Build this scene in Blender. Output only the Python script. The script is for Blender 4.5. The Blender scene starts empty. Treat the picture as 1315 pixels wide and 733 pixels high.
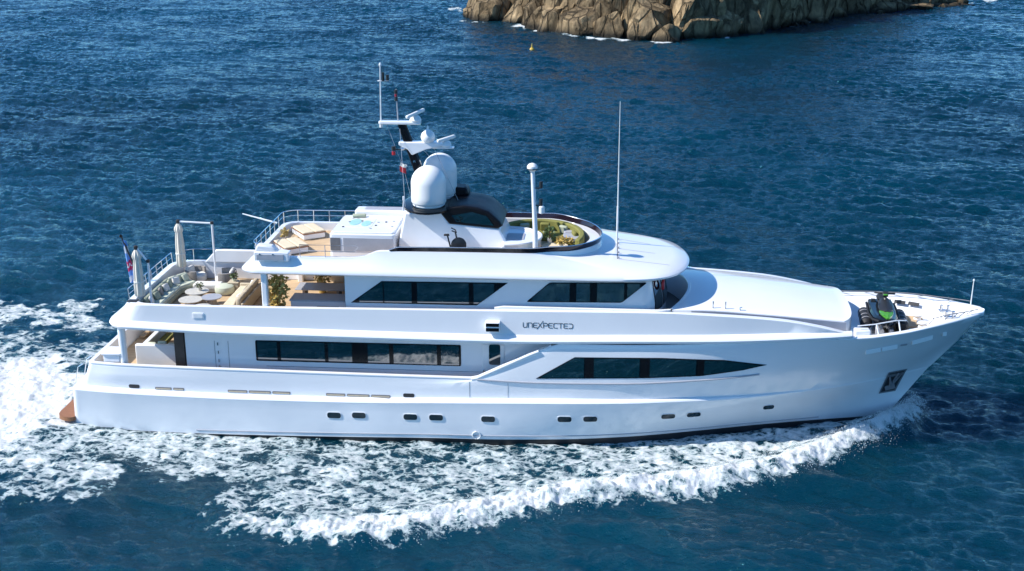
import bpy, bmesh, math, random
import numpy as np
from mathutils import Vector, Matrix

random.seed(7)
rng = np.random.default_rng(11)
S = bpy.context.scene
COL = S.collection
R = math.radians

# ------------------------------------------------------------------ camera, sky, sun, exposure
cam_d = bpy.data.cameras.new("camera")
cam = bpy.data.objects.new("camera", cam_d)
COL.objects.link(cam)
cam.location = (4.3395, -60.6465, 26.5969)
cam.rotation_euler = (R(90 - 17.9), 0, R(4.4))
cam_d.sensor_width = 36.0
cam_d.lens = 36.0 * 1600 / 1315
cam_d.clip_end = 20000
S.camera = cam

LIGHT = Vector((0.85, 0.21, -0.78)).normalized()      # the way sunlight travels
wd = bpy.data.worlds.new("World")
S.world = wd
wd.use_nodes = True
wn = wd.node_tree
wn.nodes.clear()
sky = wn.nodes.new("ShaderNodeTexSky")
sky.sky_type = 'NISHITA'
sky.sun_disc = False
sky.sun_elevation = math.asin(-LIGHT.z)
sky.sun_rotation = math.atan2(-LIGHT.x, -LIGHT.y)
sky.air_density = 0.65
sky.dust_density = 0.1
sky.ozone_density = 3.5
bg = wn.nodes.new("ShaderNodeBackground")
bg.inputs[1].default_value = 0.15
wo = wn.nodes.new("ShaderNodeOutputWorld")
tint = wn.nodes.new("ShaderNodeVectorMath"); tint.operation = 'MULTIPLY'
tint.inputs[1].default_value = (0.56, 0.91, 1.08)
wn.links.new(sky.outputs[0], tint.inputs[0])
wn.links.new(tint.outputs[0], bg.inputs[0])
wn.links.new(bg.outputs[0], wo.inputs[0])
sun_d = bpy.data.lights.new("sun", 'SUN')
sun_d.energy = 4.8
sun_d.angle = R(0.5)
sun_d.color = (1.0, 0.955, 0.89)
sun = bpy.data.objects.new("sun", sun_d)
COL.objects.link(sun)
sun.rotation_euler = LIGHT.to_track_quat('-Z', 'Y').to_euler()
S.view_settings.view_transform = 'Standard'
S.view_settings.look = 'None'
S.view_settings.exposure = 0.5
S.view_settings.gamma = 1.0
S.view_settings.use_curve_mapping = False

# ------------------------------------------------------------------ materials
def _n(nt, t, **kw):
    n = nt.nodes.new(t)
    for k, v in kw.items():
        if k in n.inputs.keys():
            n.inputs[k].default_value = v
        else:
            setattr(n, k, v)
    return n

def mat(name, col, rough=0.5, metal=0.0, spec=0.5, var=0.06, scale=3.0, bump=0.0, bscale=20.0, coat=0.0, stretch=None, ior=None, rvar=0.06):
    m = bpy.data.materials.new(name)
    m.use_nodes = True
    nt = m.node_tree
    b = nt.nodes["Principled BSDF"]
    b.inputs["Roughness"].default_value = rough
    b.inputs["Metallic"].default_value = metal
    b.inputs["Specular IOR Level"].default_value = spec
    if ior: b.inputs["IOR"].default_value = ior
    b.inputs["Coat Weight"].default_value = coat
    b.inputs["Coat Roughness"].default_value = 0.06
    tc = _n(nt, "ShaderNodeTexCoord")
    mp = _n(nt, "ShaderNodeMapping")
    if stretch: mp.inputs["Scale"].default_value = stretch
    nt.links.new(tc.outputs["Object"], mp.inputs[0])
    no = _n(nt, "ShaderNodeTexNoise", Scale=scale, Detail=6.0, Roughness=0.6)
    nt.links.new(mp.outputs[0], no.inputs["Vector"])
    ra = _n(nt, "ShaderNodeMapRange")
    ra.inputs[1].default_value = 0.3; ra.inputs[2].default_value = 0.7
    ra.inputs[3].default_value = 1 - var; ra.inputs[4].default_value = 1 + var
    nt.links.new(no.outputs[0], ra.inputs[0])
    mx = _n(nt, "ShaderNodeVectorMath", operation='MULTIPLY')
    mx.inputs[0].default_value = col[:3]
    nt.links.new(ra.outputs[0], mx.inputs[1])
    nt.links.new(mx.outputs[0], b.inputs["Base Color"])
    rr = _n(nt, "ShaderNodeMapRange")
    rr.inputs[3].default_value = max(0, rough - rvar); rr.inputs[4].default_value = min(1, rough + rvar)
    nt.links.new(no.outputs[0], rr.inputs[0])
    nt.links.new(rr.outputs[0], b.inputs["Roughness"])
    if bump:
        n2 = _n(nt, "ShaderNodeTexNoise", Scale=bscale, Detail=4.0)
        nt.links.new(mp.outputs[0], n2.inputs["Vector"])
        bp = _n(nt, "ShaderNodeBump", Strength=bump, Distance=0.02)
        nt.links.new(n2.outputs[0], bp.inputs["Height"])
        nt.links.new(bp.outputs[0], b.inputs["Normal"])
    return m

def teak_mat(name, col, plank=0.07):
    m = mat(name, col, 0.65, var=0.16, scale=2.0, stretch=(0.6, 6, 6))
    nt = m.node_tree
    b = nt.nodes["Principled BSDF"]
    tc = _n(nt, "ShaderNodeTexCoord")
    wv = _n(nt, "ShaderNodeTexWave", Scale=1.0 / plank / 3.1416 * 0.5)
    wv.bands_direction = 'Y'
    nt.links.new(tc.outputs["Object"], wv.inputs["Vector"])
    st = _n(nt, "ShaderNodeMapRange")
    st.inputs[1].default_value = 0.0; st.inputs[2].default_value = 0.08
    st.inputs[3].default_value = 0.35; st.inputs[4].default_value = 1.0
    nt.links.new(wv.outputs[1], st.inputs[0])
    mul = _n(nt, "ShaderNodeVectorMath", operation='MULTIPLY')
    old = b.inputs["Base Color"].links[0].from_socket
    nt.links.new(old, mul.inputs[0]); nt.links.new(st.outputs[0], mul.inputs[1])
    nt.links.new(mul.outputs[0], b.inputs["Base Color"])
    return m

M = {}
M['white'] = mat("white_paint", (0.80, 0.81, 0.83), 0.22, var=0.018, scale=0.5, coat=0.5, rvar=0.05)
M['hull'] = mat("hull_paint", (0.79, 0.805, 0.83), 0.2, var=0.03, scale=0.35, coat=0.6, stretch=(0.5, 1, 2.0), rvar=0.06, bump=0.10, bscale=1.6)
M['gelcoat'] = mat("matt_gelcoat", (0.76, 0.77, 0.78), 0.45, var=0.03, scale=1.2)
M['boot'] = mat("antifouling", (0.018, 0.02, 0.024), 0.5, var=0.3, scale=1.0)
M['glass'] = mat("tinted_glass", (0.003, 0.016, 0.019), 0.03, var=0.05, scale=1.0, ior=2.6, rvar=0.015)
M['black'] = mat("black_gloss", (0.006, 0.007, 0.009), 0.12, var=0.1, spec=0.28)
M['port'] = mat("porthole_glass", (0.010, 0.026, 0.036), 0.12, var=0.1, spec=0.4)
M['matt'] = mat("black_matt", (0.006, 0.006, 0.008), 0.38, var=0.1, spec=0.2)
M['dark'] = mat("dark_plastic", (0.02, 0.021, 0.024), 0.45, var=0.15)
M['rubber'] = mat("black_rubber", (0.014, 0.014, 0.016), 0.65, var=0.2)
M['steel'] = mat("polished_steel", (0.68, 0.69, 0.70), 0.16, metal=1.0, var=0.04)
M['grey'] = mat("grey_paint", (0.36, 0.37, 0.41), 0.45, var=0.06)
M['seam'] = mat("sealant", (0.16, 0.165, 0.18), 0.7, var=0.15)
M['teak'] = teak_mat("teak_deck", (0.56, 0.40, 0.24))
M['teakdark'] = mat("oiled_teak", (0.26, 0.115, 0.05), 0.5, var=0.2, scale=4, stretch=(1, 5, 5))
M['brown'] = mat("brown_bulkhead", (0.075, 0.055, 0.045), 0.35, var=0.2, scale=2)
M['sand'] = mat("sand_fabric", (0.50, 0.42, 0.30), 0.9, var=0.08, scale=6, bump=0.25, bscale=60)
M['pad'] = mat("cream_pad", (0.66, 0.56, 0.40), 0.9, var=0.06, scale=5, bump=0.2, bscale=50)
M['sage'] = mat("sage_fabric", (0.36, 0.39, 0.29), 0.92, var=0.08, scale=6, bump=0.25, bscale=60)
M['sagelight'] = mat("pale_sage_fabric", (0.53, 0.56, 0.44), 0.92, var=0.08, scale=6, bump=0.25, bscale=60)
M['olive'] = mat("olive_fabric", (0.19, 0.185, 0.045), 0.85, var=0.12, scale=5, bump=0.2, bscale=60)
M['taupe'] = mat("taupe_wicker", (0.30, 0.275, 0.25), 0.85, var=0.15, scale=18, bump=0.5, bscale=80)
M['linen'] = mat("white_linen", (0.70, 0.68, 0.63), 0.9, var=0.05, scale=5, bump=0.25, bscale=50)
M['canvas'] = mat("umbrella_canvas", (0.68, 0.63, 0.54), 0.9, var=0.05, scale=4, bump=0.3, bscale=30)
M['stone'] = mat("table_stone", (0.52, 0.50, 0.45), 0.55, var=0.12, scale=8)
M['leaf'] = mat("green_leaf", (0.07, 0.11, 0.03), 0.5, var=0.35, scale=9)
M['goldleaf'] = mat("golden_leaf", (0.50, 0.36, 0.10), 0.55, var=0.4, scale=9)
M['pot'] = mat("ochre_pot", (0.40, 0.29, 0.09), 0.6, var=0.15)
M['pool'] = mat("tub_acrylic", (0.36, 0.62, 0.58), 0.12, var=0.06)
M['red'] = mat("red_plastic", (0.42, 0.02, 0.03), 0.4, var=0.1)
M['green'] = mat("lime_paint", (0.065, 0.26, 0.02), 0.22, var=0.06, coat=0.6)
M['smoke'] = mat("smoked_acrylic", (0.016, 0.010, 0.016), 0.08, var=0.1)
M['yellow'] = mat("yellow_plastic", (0.50, 0.33, 0.04), 0.5, var=0.1)
M['letter'] = mat("lettering", (0.03, 0.033, 0.04), 0.35, var=0.1)
M['dome'] = mat("radome", (0.80, 0.80, 0.79), 0.38, var=0.015, scale=1)

# ------------------------------------------------------------------ mesh helpers
def pchip(xs, ys):
    xs = np.asarray(xs, float); ys = np.asarray(ys, float)
    h = np.diff(xs); d = np.diff(ys) / h
    n = len(xs); m = np.zeros(n)
    if n == 2:
        m[:] = d[0]
    else:
        for i in range(1, n - 1):
            if d[i - 1] * d[i] > 0:
                w1 = 2 * h[i] + h[i - 1]; w2 = h[i] + 2 * h[i - 1]
                m[i] = (w1 + w2) / (w1 / d[i - 1] + w2 / d[i])
        m[0] = d[0]; m[-1] = d[-1]
    def f(x):
        x = np.clip(np.asarray(x, float), xs[0], xs[-1])
        i = np.clip(np.searchsorted(xs, x, side='right') - 1, 0, n - 2)
        t = (x - xs[i]) / h[i]
        return ((1 + 2 * t) * (1 - t) ** 2 * ys[i] + t * (1 - t) ** 2 * h[i] * m[i]
                + t * t * (3 - 2 * t) * ys[i + 1] + t * t * (t - 1) * h[i] * m[i + 1])
    return f

class MB:
    def __init__(s): s.v = []; s.f = []
    def add(s, vs, fs):
        k = len(s.v)
        s.v += [tuple(map(float, p)) for p in vs]
        s.f += [tuple(i + k for i in f) for f in fs]
        return s
    def box(s, c, d, rz=0.0, ry=0.0, rx=0.0, taper=1.0):
        x, y, z = d[0] / 2, d[1] / 2, d[2] / 2
        m = Matrix.Rotation(rz, 3, 'Z') @ Matrix.Rotation(ry, 3, 'Y') @ Matrix.Rotation(rx, 3, 'X')
        vs = []
        for sz in (-1, 1):
            t = 1.0 if sz < 0 else taper
            for sx, sy in ((-1, -1), (1, -1), (1, 1), (-1, 1)):
                vs.append(Vector(c) + m @ Vector((sx * x * t, sy * y * t, sz * z)))
        return s.add(vs, [(3, 2, 1, 0), (4, 5, 6, 7), (0, 1, 5, 4), (1, 2, 6, 5), (2, 3, 7, 6), (3, 0, 4, 7)])
    def tube(s, pts, r, n=8, closed=False, cap=True):
        pts = [Vector(p) for p in pts]; N = len(pts)
        rs = r if isinstance(r, (list, tuple)) else [r] * N
        vs = []; up = None
        for i, p in enumerate(pts):
            a = pts[(i - 1) % N] if (i or closed) else p
            b = pts[(i + 1) % N] if (i < N - 1 or closed) else p
            t = (b - a).normalized()
            if up is None:
                up = Vector((0, 0, 1)) if abs(t.z) < 0.9 else Vector((1, 0, 0))
            e1 = t.cross(up)
            if e1.length < 1e-4: e1 = t.cross(Vector((1, 0.3, 0)))
            e1.normalize(); e2 = t.cross(e1).normalized(); up = -e2 if False else up
            for k in range(n):
                an = 2 * math.pi * k / n
                vs.append(p + (e1 * math.cos(an) + e2 * math.sin(an)) * rs[i])
        fs = []
        for i in range(N if closed else N - 1):
            j = (i + 1) % N
            for k in range(n):
                k2 = (k + 1) % n
                fs.append((i * n + k, i * n + k2, j * n + k2, j * n + k))
        if cap and not closed:
            fs.append(tuple(range(n))[::-1]); fs.append(tuple((N - 1) * n + k for k in range(n)))
        return s.add(vs, fs)
    def lathe(s, prof, c=(0, 0, 0), n=24, sx=1.0, sy=1.0, star=0.0, lobes=8):
        vs = []
        for r, z in prof:
            for k in range(n):
                a = 2 * math.pi * k / n
                q = r * (1 + star * math.cos(lobes * a))
                vs.append((c[0] + q * math.cos(a) * sx, c[1] + q * math.sin(a) * sy, c[2] + z))
        fs = []
        for i in range(len(prof) - 1):
            for k in range(n):
                k2 = (k + 1) % n
                fs.append((i * n + k, i * n + k2, (i + 1) * n + k2, (i + 1) * n + k))
        fs.append(tuple(range(n))[::-1]); fs.append(tuple((len(prof) - 1) * n + k for k in range(n)))
        return s.add(vs, fs)
    def prism(s, poly, z0, z1, top=None):
        n = len(poly); top = top or poly
        vs = [(x, y, z0) for x, y in poly] + [(x, y, z1) for x, y in top]
        fs = [tuple(range(n))[::-1], tuple(range(n, 2 * n))] + [(i, (i + 1) % n, (i + 1) % n + n, i + n) for i in range(n)]
        return s.add(vs, fs)
    def sideprism(s, poly, y0, y1, poly1=None):        # poly in x, z
        n = len(poly); p1 = poly1 or poly
        vs = [(x, y0, z) for x, z in poly] + [(x, y1, z) for x, z in p1]
        fs = [tuple(range(n)), tuple(range(n, 2 * n))[::-1]] + [(i + n, (i + 1) % n + n, (i + 1) % n, i) for i in range(n)]
        return s.add(vs, fs)
    def grid(s, P, closed=False):
        P = np.asarray(P, float); a, b = P.shape[:2]
        fs = []
        for i in range(a - 1):
            for j in range(b if closed else b - 1):
                j2 = (j + 1) % b
                fs.append((i * b + j, i * b + j2, (i + 1) * b + j2, (i + 1) * b + j))
        return s.add(P.reshape(-1, 3), fs)
    def sphere(s, c, r, n=16, m=10, sx=1, sy=1, sz=1):
        prof = [(max(1e-3, r * math.sin(math.pi * i / m)), -r * math.cos(math.pi * i / m) * sz) for i in range(m + 1)]
        return s.lathe(prof, c, n, sx, sy)
    def build(s, name, m, parent=None, bevel=0.0, sharp=32, fix=True, seg=2):
        me = bpy.data.meshes.new(name)
        me.from_pydata(s.v, [], s.f)
        bm = bmesh.new(); bm.from_mesh(me)
        bmesh.ops.remove_doubles(bm, verts=bm.verts, dist=1e-4)
        bmesh.ops.dissolve_degenerate(bm, edges=bm.edges, dist=1e-5)
        if fix: bmesh.ops.recalc_face_normals(bm, faces=bm.faces)
        bm.to_mesh(me); bm.free()
        me.shade_smooth()
        me.set_sharp_from_angle(angle=R(sharp))
        me.materials.append(m)
        o = bpy.data.objects.new(name, me)
        COL.objects.link(o)
        if parent: o.parent = parent
        if bevel:
            b = o.modifiers.new("bevel", 'BEVEL')
            b.width = bevel; b.segments = seg; b.limit_method = 'ANGLE'; b.angle_limit = R(40)
            b.harden_normals = False
        return o

def empty(name, loc=(0, 0, 0), rz=0.0):
    o = bpy.data.objects.new(name, None)
    COL.objects.link(o)
    o.empty_display_size = 0.3
    o.location = loc
    o.rotation_euler = (0, 0, rz)
    return o

def tag(o, label, cat, group=None):
    o['label'] = label; o['category'] = cat
    if group: o['group'] = group
    return o

def copy_tree(o, parent=None):
    c = o.copy(); COL.objects.link(c)
    if parent: c.parent = parent
    for ch in list(o.children): copy_tree(ch, c)
    return c
# ------------------------------------------------------------------ the shape of the yacht (metres; bow +x, port +y, water at z 0)
class Level:
    """one line running along the ship: half breadth b(x), height z(x), from the stern xa to the fore end xf"""
    def __init__(s, b, z, xa, xf, r=0.5, ease=False):
        s.b = pchip(*zip(*b)) if isinstance(b, list) else b
        s.z = pchip(*zip(*z)) if isinstance(z, list) else z
        s.xa, s.xf, s.r, s.ease = xa, xf, r, ease
    def half(s, n=90):
        b0 = float(s.b(s.xa + s.r))
        pts = [(s.xa, (b0 - s.r) * i / 6) for i in range(6)]
        pts += [(s.xa + s.r - s.r * math.cos(a), b0 - s.r + s.r * math.sin(a)) for a in np.linspace(0, math.pi / 2, 7)]
        for i in range(1, n + 1):
            u = i / n
            if s.ease: u = math.sin(u * math.pi / 2)
            x = s.xa + s.r + (s.xf - s.xa - s.r) * u
            pts.append((x, float(s.b(x))))
        return np.array([(x, -y, float(s.z(x))) for x, y in pts])

def loft(levels, n=90, mirror=True):
    mb = MB()
    P = np.array([L.half(n) for L in levels])
    mb.grid(P)
    if mirror:
        Q = P.copy(); Q[:, :, 1] *= -1
        mb.grid(Q[::-1])
    return mb

def fill_plan(L, n=90, dz=0.0, x0=-1e9, x1=1e9):
    """a deck spanning the ship inside a level"""
    P = L.half(n); mb = MB()
    P = P[(P[:, 0] >= x0 - 1e-6) & (P[:, 0] <= x1 + 1e-6)]
    rows = []
    for x, y, z in P:
        rows.append([(x, y * t, z + dz) for t in (1, .5, 0, -.5, -1)])
    return mb.grid(rows)

WL_B = [(-23.2, 3.5), (-20, 4.05), (-14, 4.35), (-8, 4.45), (-2, 4.4), (2, 4.1), (5.5, 3.5), (9, 2.55), (12, 1.65), (15, .85), (18.9, 0)]
L_K = Level([(x, b * .8) for x, b in WL_B], lambda x: -1.4, -22.6, 18.0, .4)
L_WL = Level(WL_B, lambda x: 0.0, -22.75, 18.9, .4)
L_BT = Level([(x, b + .05) for x, b in WL_B[:-1]] + [(19.1, 0)], pchip([-22.7, -16, -9, -3, 6, 14, 19.2], [.03, .10, .24, .34, .30, .34, .40]), -22.72, 19.1, .4)
LO_Z = [(-22.4, 2.14), (-18, 2.08), (-14, 2.04), (-8, 2.08), (-3.7, 2.19), (1.6, 2.31), (5.4, 2.38), (8.5, 2.47), (11.5, 2.5), (13.9, 2.62), (16.1, 2.74), (18.5, 2.9), (20.9, 3.1)]
LO_B = [(-22.4, 4.12), (-20, 4.35), (-14, 4.5), (-5, 4.56), (2, 4.5), (6, 4.3), (9, 3.92), (12, 3.2), (15.6, 2.27), (18, 1.4), (20.95, 0)]
lo_z, lo_b = pchip(*zip(*LO_Z)), pchip(*zip(*LO_B))
led = pchip([-22, 0, 8, 15.8, 21], [.42, .36, .2, .015, .003])
L_LL = Level(lambda x: lo_b(x) - .015, lambda x: lo_z(x) - .03, -22.42, 20.93, .35)
L_LM = Level(lambda x: lo_b(x), lambda x: lo_z(x) + .06 * min(1, led(x) / .3), -22.44, 20.97, .35)
L_LO = Level(lambda x: np.maximum(0, lo_b(x) - .06 * min(1, led(x) / .3)), lambda x: lo_z(x) + .04 + .10 * min(1, led(x) / .3), -22.40, 21.0, .35)
L_LI = Level(lambda x: np.maximum(0, lo_b(x) - led(x) + .02 * max(0, (x - 4) / 17)), lambda x: lo_z(x) + .07 + .13 * min(1, led(x) / .3), -22.0, 21.05, .35)
L_RS = Level([(-22, 3.72), (-20, 4.0), (-14, 4.11), (-5, 4.17), (-1, 4.23), (5, 4.2), (9, 4.0), (12, 3.6), (15, 3.1), (18, 2.35), (20.3, 1.35), (22.2, 0)],
             [(-22, 2.98), (-10, 2.98), (-4, 3.1), (-1.6, 3.33), (1.2, 3.36), (5.4, 3.45), (9.2, 3.66), (11.4, 3.83), (16, 4.2), (19, 4.4), (22.2, 4.53)], -21.72, 22.2, .3)
TOP_Z = [(-21.7, 3.49), (-18, 3.47), (-14, 3.46), (-8, 3.42), (-2.0, 3.39), (-1.8, 3.42), (.84, 4.74), (1.9, 5.22), (2.3, 5.34), (5, 5.36), (9, 5.5), (12, 5.66), (14.5, 5.78), (16, 5.81), (17.1, 5.83), (18, 5.90), (19, 5.98), (20, 6.08), (21.2, 6.16), (22.5, 6.20), (23.4, 6.22)]
TOP_B = [(-21.7, 3.72), (-20, 3.92), (-18, 4.0), (-14, 4.1), (-5, 4.14), (0, 4.14), (5, 4.12), (9, 4.08), (12, 3.95), (15.5, 3.74), (17.2, 3.50), (18.3, 3.25), (19.5, 2.84), (20.5, 2.38), (21.5, 1.80), (22.3, 1.23), (23.0, .66), (23.3, .36), (23.42, 0)]
top_z = lambda x: np.interp(x, *zip(*TOP_Z)) if x < 2.3 else float(pchip(*zip(*TOP_Z[8:]))(x))
L_TOP = Level(TOP_B, top_z, -21.55, 23.42, .3)
HULL = [L_BT, L_LL, L_LM, L_LO, L_LI, L_RS, L_TOP]
def hull_loft(n=230):
    base = [L.half(n) for L in HULL]
    cuts = [4, 1, 1, 1, 3, 5]
    rows = []
    for A, B, k in zip(base[:-1], base[1:], cuts):
        rows += [A + (B - A) * i / k for i in range(k)]
    rows.append(base[-1])
    top = base[-1].copy(); top[:, 1] *= .995; top[:, 2] += .035; rows.append(top)
    P = np.array(rows); mb = MB(); mb.grid(P)
    Q = P.copy(); Q[:, :, 1] *= -1; mb.grid(Q[::-1])
    return mb

def hull_y(x, z):
    """half breadth of the hull's outside at x, z"""
    zs = []; bs = []
    for L in HULL:
        zs.append(float(L.z(x))); bs.append(max(0, float(L.b(min(x, L.xf)))) if x <= L.xf else 0.0)
    return float(np.interp(z, zs, bs))

ub = pchip([-20.4, -14, 0, 9, 12, 15.5, 16.25], [4.15, 4.28, 4.3, 4.24, 4.10, 3.84, 3.72])
uz_ = pchip([-20.4, -13.7, -.7, 5.3, 11.3, 14.2, 16.25], [5.66, 5.52, 5.46, 5.6, 5.76, 5.9, 6.0])
ut_z = pchip([-19.4, -13.7, -.7, 7.5, 9, 12.7, 14.8, 15.9, 16.25], [6.75, 6.79, 6.93, 7.02, 6.97, 6.75, 6.42, 6.15, 6.06])
ut_b = pchip([-19.4, -14, 0, 9, 12, 15.5, 16.25], [3.88, 3.95, 3.95, 3.92, 3.82, 3.70, 3.66])
XF = 16.25
L_U0 = Level(lambda x: ub(x) - .9, lambda x: uz_(x) - .14, -19.5, XF, 1.0)
L_U1 = Level(lambda x: ub(x) - .22, lambda x: uz_(x) - .17, -20.15, XF, 1.1)
L_U2 = Level(lambda x: ub(x) - .03, lambda x: uz_(x) - .09, -20.36, XF, 1.1)
L_U3 = Level(lambda x: ub(x), lambda x: uz_(x) + .02, -20.40, XF, 1.1)
L_U3b = Level(lambda x: ub(x) - .06, lambda x: uz_(x) + .14, -20.34, XF, 1.1)
L_U4 = Level(lambda x: ub(x) - .20, lambda x: uz_(x) + .22, -20.15, XF, 1.1)
L_U4b = Level(lambda x: np.maximum(ut_b(x), ub(x) - .30), lambda x: np.minimum(uz_(x) + .27, ut_z(x) - .01), -20.0, XF, 1.1)
L_U5 = Level(lambda x: ut_b(x), lambda x: ut_z(x) - .03, -19.40, XF, 1.0)
L_U5b = Level(lambda x: ut_b(x) - .03, lambda x: ut_z(x), -19.36, XF, 1.0)
cap_w = pchip([-19.5, -17, 7.5, 9.2, 16.25], [.45, .2, .2, .30, .30])
L_U6 = Level(lambda x: ut_b(x) - cap_w(x), lambda x: ut_z(x), -19.05, XF, .9)
L_U7 = Level(lambda x: ut_b(x) - cap_w(x) - .03, lambda x: np.minimum(5.80, ut_z(x)), -19.0, XF, .9)
UPPER = [L_U0, L_U1, L_U2, L_U3, L_U3b, L_U4, L_U4b, L_U5, L_U5b, L_U6, L_U7]

def upper_y(x, z):
    zs = [float(L.z(x)) for L in (L_U4b, L_U5)]; bs = [float(L.b(x)) for L in (L_U4b, L_U5)]
    return float(np.interp(z, zs, bs))

def nose(B, x0, xf, p, aft=None):
    def f(x):
        u = np.clip((np.asarray(x, float) - x0) / (xf - x0), 0, 1)
        return B * np.sqrt(np.maximum(0, 1 - u ** p))
    return f
S0 = Level(nose(3.2, 1, 7.9, 5), lambda x: 8.47, -13.0, 7.9, .6, True)
S1 = Level(nose(3.75, 2, 8.45, 5.5), lambda x: 8.44, -13.25, 8.45, .7, True)
S2 = Level(nose(3.90, 2, 8.60, 5.5), lambda x: 8.53, -13.40, 8.60, .8, True)
S3 = Level(nose(3.91, 2, 8.62, 5.5), lambda x: 8.62, -13.42, 8.62, .8, True)
S4 = Level(nose(3.80, 2, 8.48, 5.5), lambda x: 8.74, -13.32, 8.48, .8, True)
s5z = pchip([-13.3, -3, 2, 8.1], [8.86, 9.0, 9.0, 8.84])
S5 = Level(nose(3.66, 1.6, 7.8, 5.0), s5z, -13.15, 7.8, .8, True)
s6z = pchip([-13.2, -8, -7.3, -6.5, 1.5, 3, 4.3], [9.12, 9.16, 9.25, 9.52, 9.58, 9.40, 9.30])
S6 = Level(nose(3.42, 0.0, 4.25, 2.3), s6z, -12.92, 4.25, .8, True)
S7 = Level(nose(3.39, 0.0, 4.20, 2.3), lambda x: s6z(x) + .10 + .16 * np.clip((x - 1) / 2.5, 0, 1), -12.88, 4.20, .8, True)
S8 = Level(nose(3.12, -.2, 3.62, 2.3), lambda x: s6z(x) + .10 + .16 * np.clip((x - 1) / 2.5, 0, 1), -12.62, 3.62, .7, True)
S9 = Level(nose(3.10, -.2, 3.58, 2.3), lambda x: 8.80, -12.6, 3.58, .7, True)
SUN = [S0, S1, S2, S3, S4, S5, S6, S7, S8, S9]

def round_poly(poly, r, k=4):
    out = []; n = len(poly)
    for i in range(n):
        p = Vector(poly[i]); a = Vector(poly[i - 1]) - p; b = Vector(poly[(i + 1) % n]) - p
        d = min(r, a.length * .45, b.length * .45)
        s, e = p + a.normalized() * d, p + b.normalized() * d
        for j in range(k + 1):
            t = j / k
            q = s * (1 - t) ** 2 + p * 2 * t * (1 - t) + e * t * t
            out.append((q.x, q.y))
    return out

def col_range(poly, x):
    zs = []
    n = len(poly)
    for i in range(n):
        (x0, z0), (x1, z1) = poly[i], poly[(i + 1) % n]
        if (x0 - x) * (x1 - x) <= 0 and abs(x1 - x0) > 1e-9:
            t = (x - x0) / (x1 - x0); zs.append(z0 + (z1 - z0) * t)
    return (min(zs), max(zs)) if zs else None

def panel(poly, surf, off, depth=.03, step=.25, xr=None, inset=0.0, side=-1):
    """a plate on a side surface: poly (x, z) seen from the side; x-monotone"""
    x0, x1 = min(p[0] for p in poly), max(p[0] for p in poly)
    if xr: x0, x1 = max(x0, xr[0]), min(x1, xr[1])
    xs = sorted(set([round(x, 5) for x in np.linspace(x0 + 1e-4, x1 - 1e-4, max(2, int((x1 - x0) / step) + 1))]
                    + [p[0] for p in poly if x0 + 1e-3 < p[0] < x1 - 1e-3]))
    A = []; Bk = []
    for x in xs:
        r = col_range(poly, x)
        if not r: continue
        lo, hi = r[0] + inset, r[1] - inset
        if hi < lo: lo = hi = (lo + hi) / 2
        zs = np.linspace(lo, hi, 5)
        A.append([(x, side * (surf(x, z) + off), z) for z in zs])
        Bk.append([(x, side * (surf(x, z) + off - depth), z) for z in zs])
    A = np.array(A); Bk = np.array(Bk)
    mb = MB(); mb.grid(A)
    for u, v in ((A[:, 0], Bk[:, 0]), (A[:, -1], Bk[:, -1]), (A[0], Bk[0]), (A[-1], Bk[-1])):
        mb.grid(np.array([u, v]))
    return mb
# ------------------------------------------------------------------ sea
def wave_tile(N, L, lmin, lmax, wind, spread, rms, seed, slope=4.0):
    g = np.random.default_rng(seed)
    k1 = np.fft.fftfreq(N, L / N) * 2 * np.pi
    kx, ky = np.meshgrid(k1, k1, indexing='ij')
    k = np.hypot(kx, ky); k[0, 0] = 1e-6
    c = (kx * math.cos(wind) + ky * math.sin(wind)) / k
    amp = k ** (-slope / 2) * (0.13 + np.abs(c) ** spread)
    amp *= (k < 2 * np.pi / lmin) * (k > 2 * np.pi / lmax)
    h = np.fft.ifft2(amp * (g.normal(size=(N, N)) + 1j * g.normal(size=(N, N)))).real
    return h / h.std() * rms

def sample(T, L, x, y):
    N = T.shape[0]
    u = (x / L * N) % N; v = (y / L * N) % N
    i = np.floor(u).astype(int) % N; j = np.floor(v).astype(int) % N
    fu, fv = u - np.floor(u), v - np.floor(v)
    fu = fu * fu * (3 - 2 * fu); fv = fv * fv * (3 - 2 * fv)
    i2, j2 = (i + 1) % N, (j + 1) % N
    return T[i, j] * (1 - fu) * (1 - fv) + T[i2, j] * fu * (1 - fv) + T[i, j2] * (1 - fu) * fv + T[i2, j2] * fu * fv

T1 = wave_tile(512, 173.0, 2.6, 26.0, R(75), 2.0, .105, 3, 4.2)
T2 = wave_tile(512, 61.0, .55, 4.2, R(82), 2.6, .056, 5, 3.3)
T3 = wave_tile(512, 47.0, .5, 3.4, R(74), 2.2, .042, 9, 3.3)
TG = wave_tile(512, 23.0, .16, .75, 0, 0, 1.0, 33, 2.2)
TF = wave_tile(512, 37.0, .25, 2.6, 0, 0, 1.0, 21, 2.6)

def inside_dist(x, y, poly):
    """signed distance to a polygon, positive inside"""
    P = np.array(poly, float); n = len(P)
    d = np.full(x.shape, 1e9); ins = np.zeros(x.shape, bool)
    for i in range(n):
        a, b = P[i], P[(i + 1) % n]
        e = b - a
        t = np.clip(((x - a[0]) * e[0] + (y - a[1]) * e[1]) / (e @ e), 0, 1)
        d = np.minimum(d, np.hypot(x - a[0] - t * e[0], y - a[1] - t * e[1]))
        c = ((a[1] > y) != (b[1] > y))
        with np.errstate(divide='ignore', invalid='ignore'):
            xi = a[0] + (y - a[1]) * e[0] / (e[1] if abs(e[1]) > 1e-9 else 1e-9)
        ins ^= c & (x < xi)
    return np.where(ins, d, -d)

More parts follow.
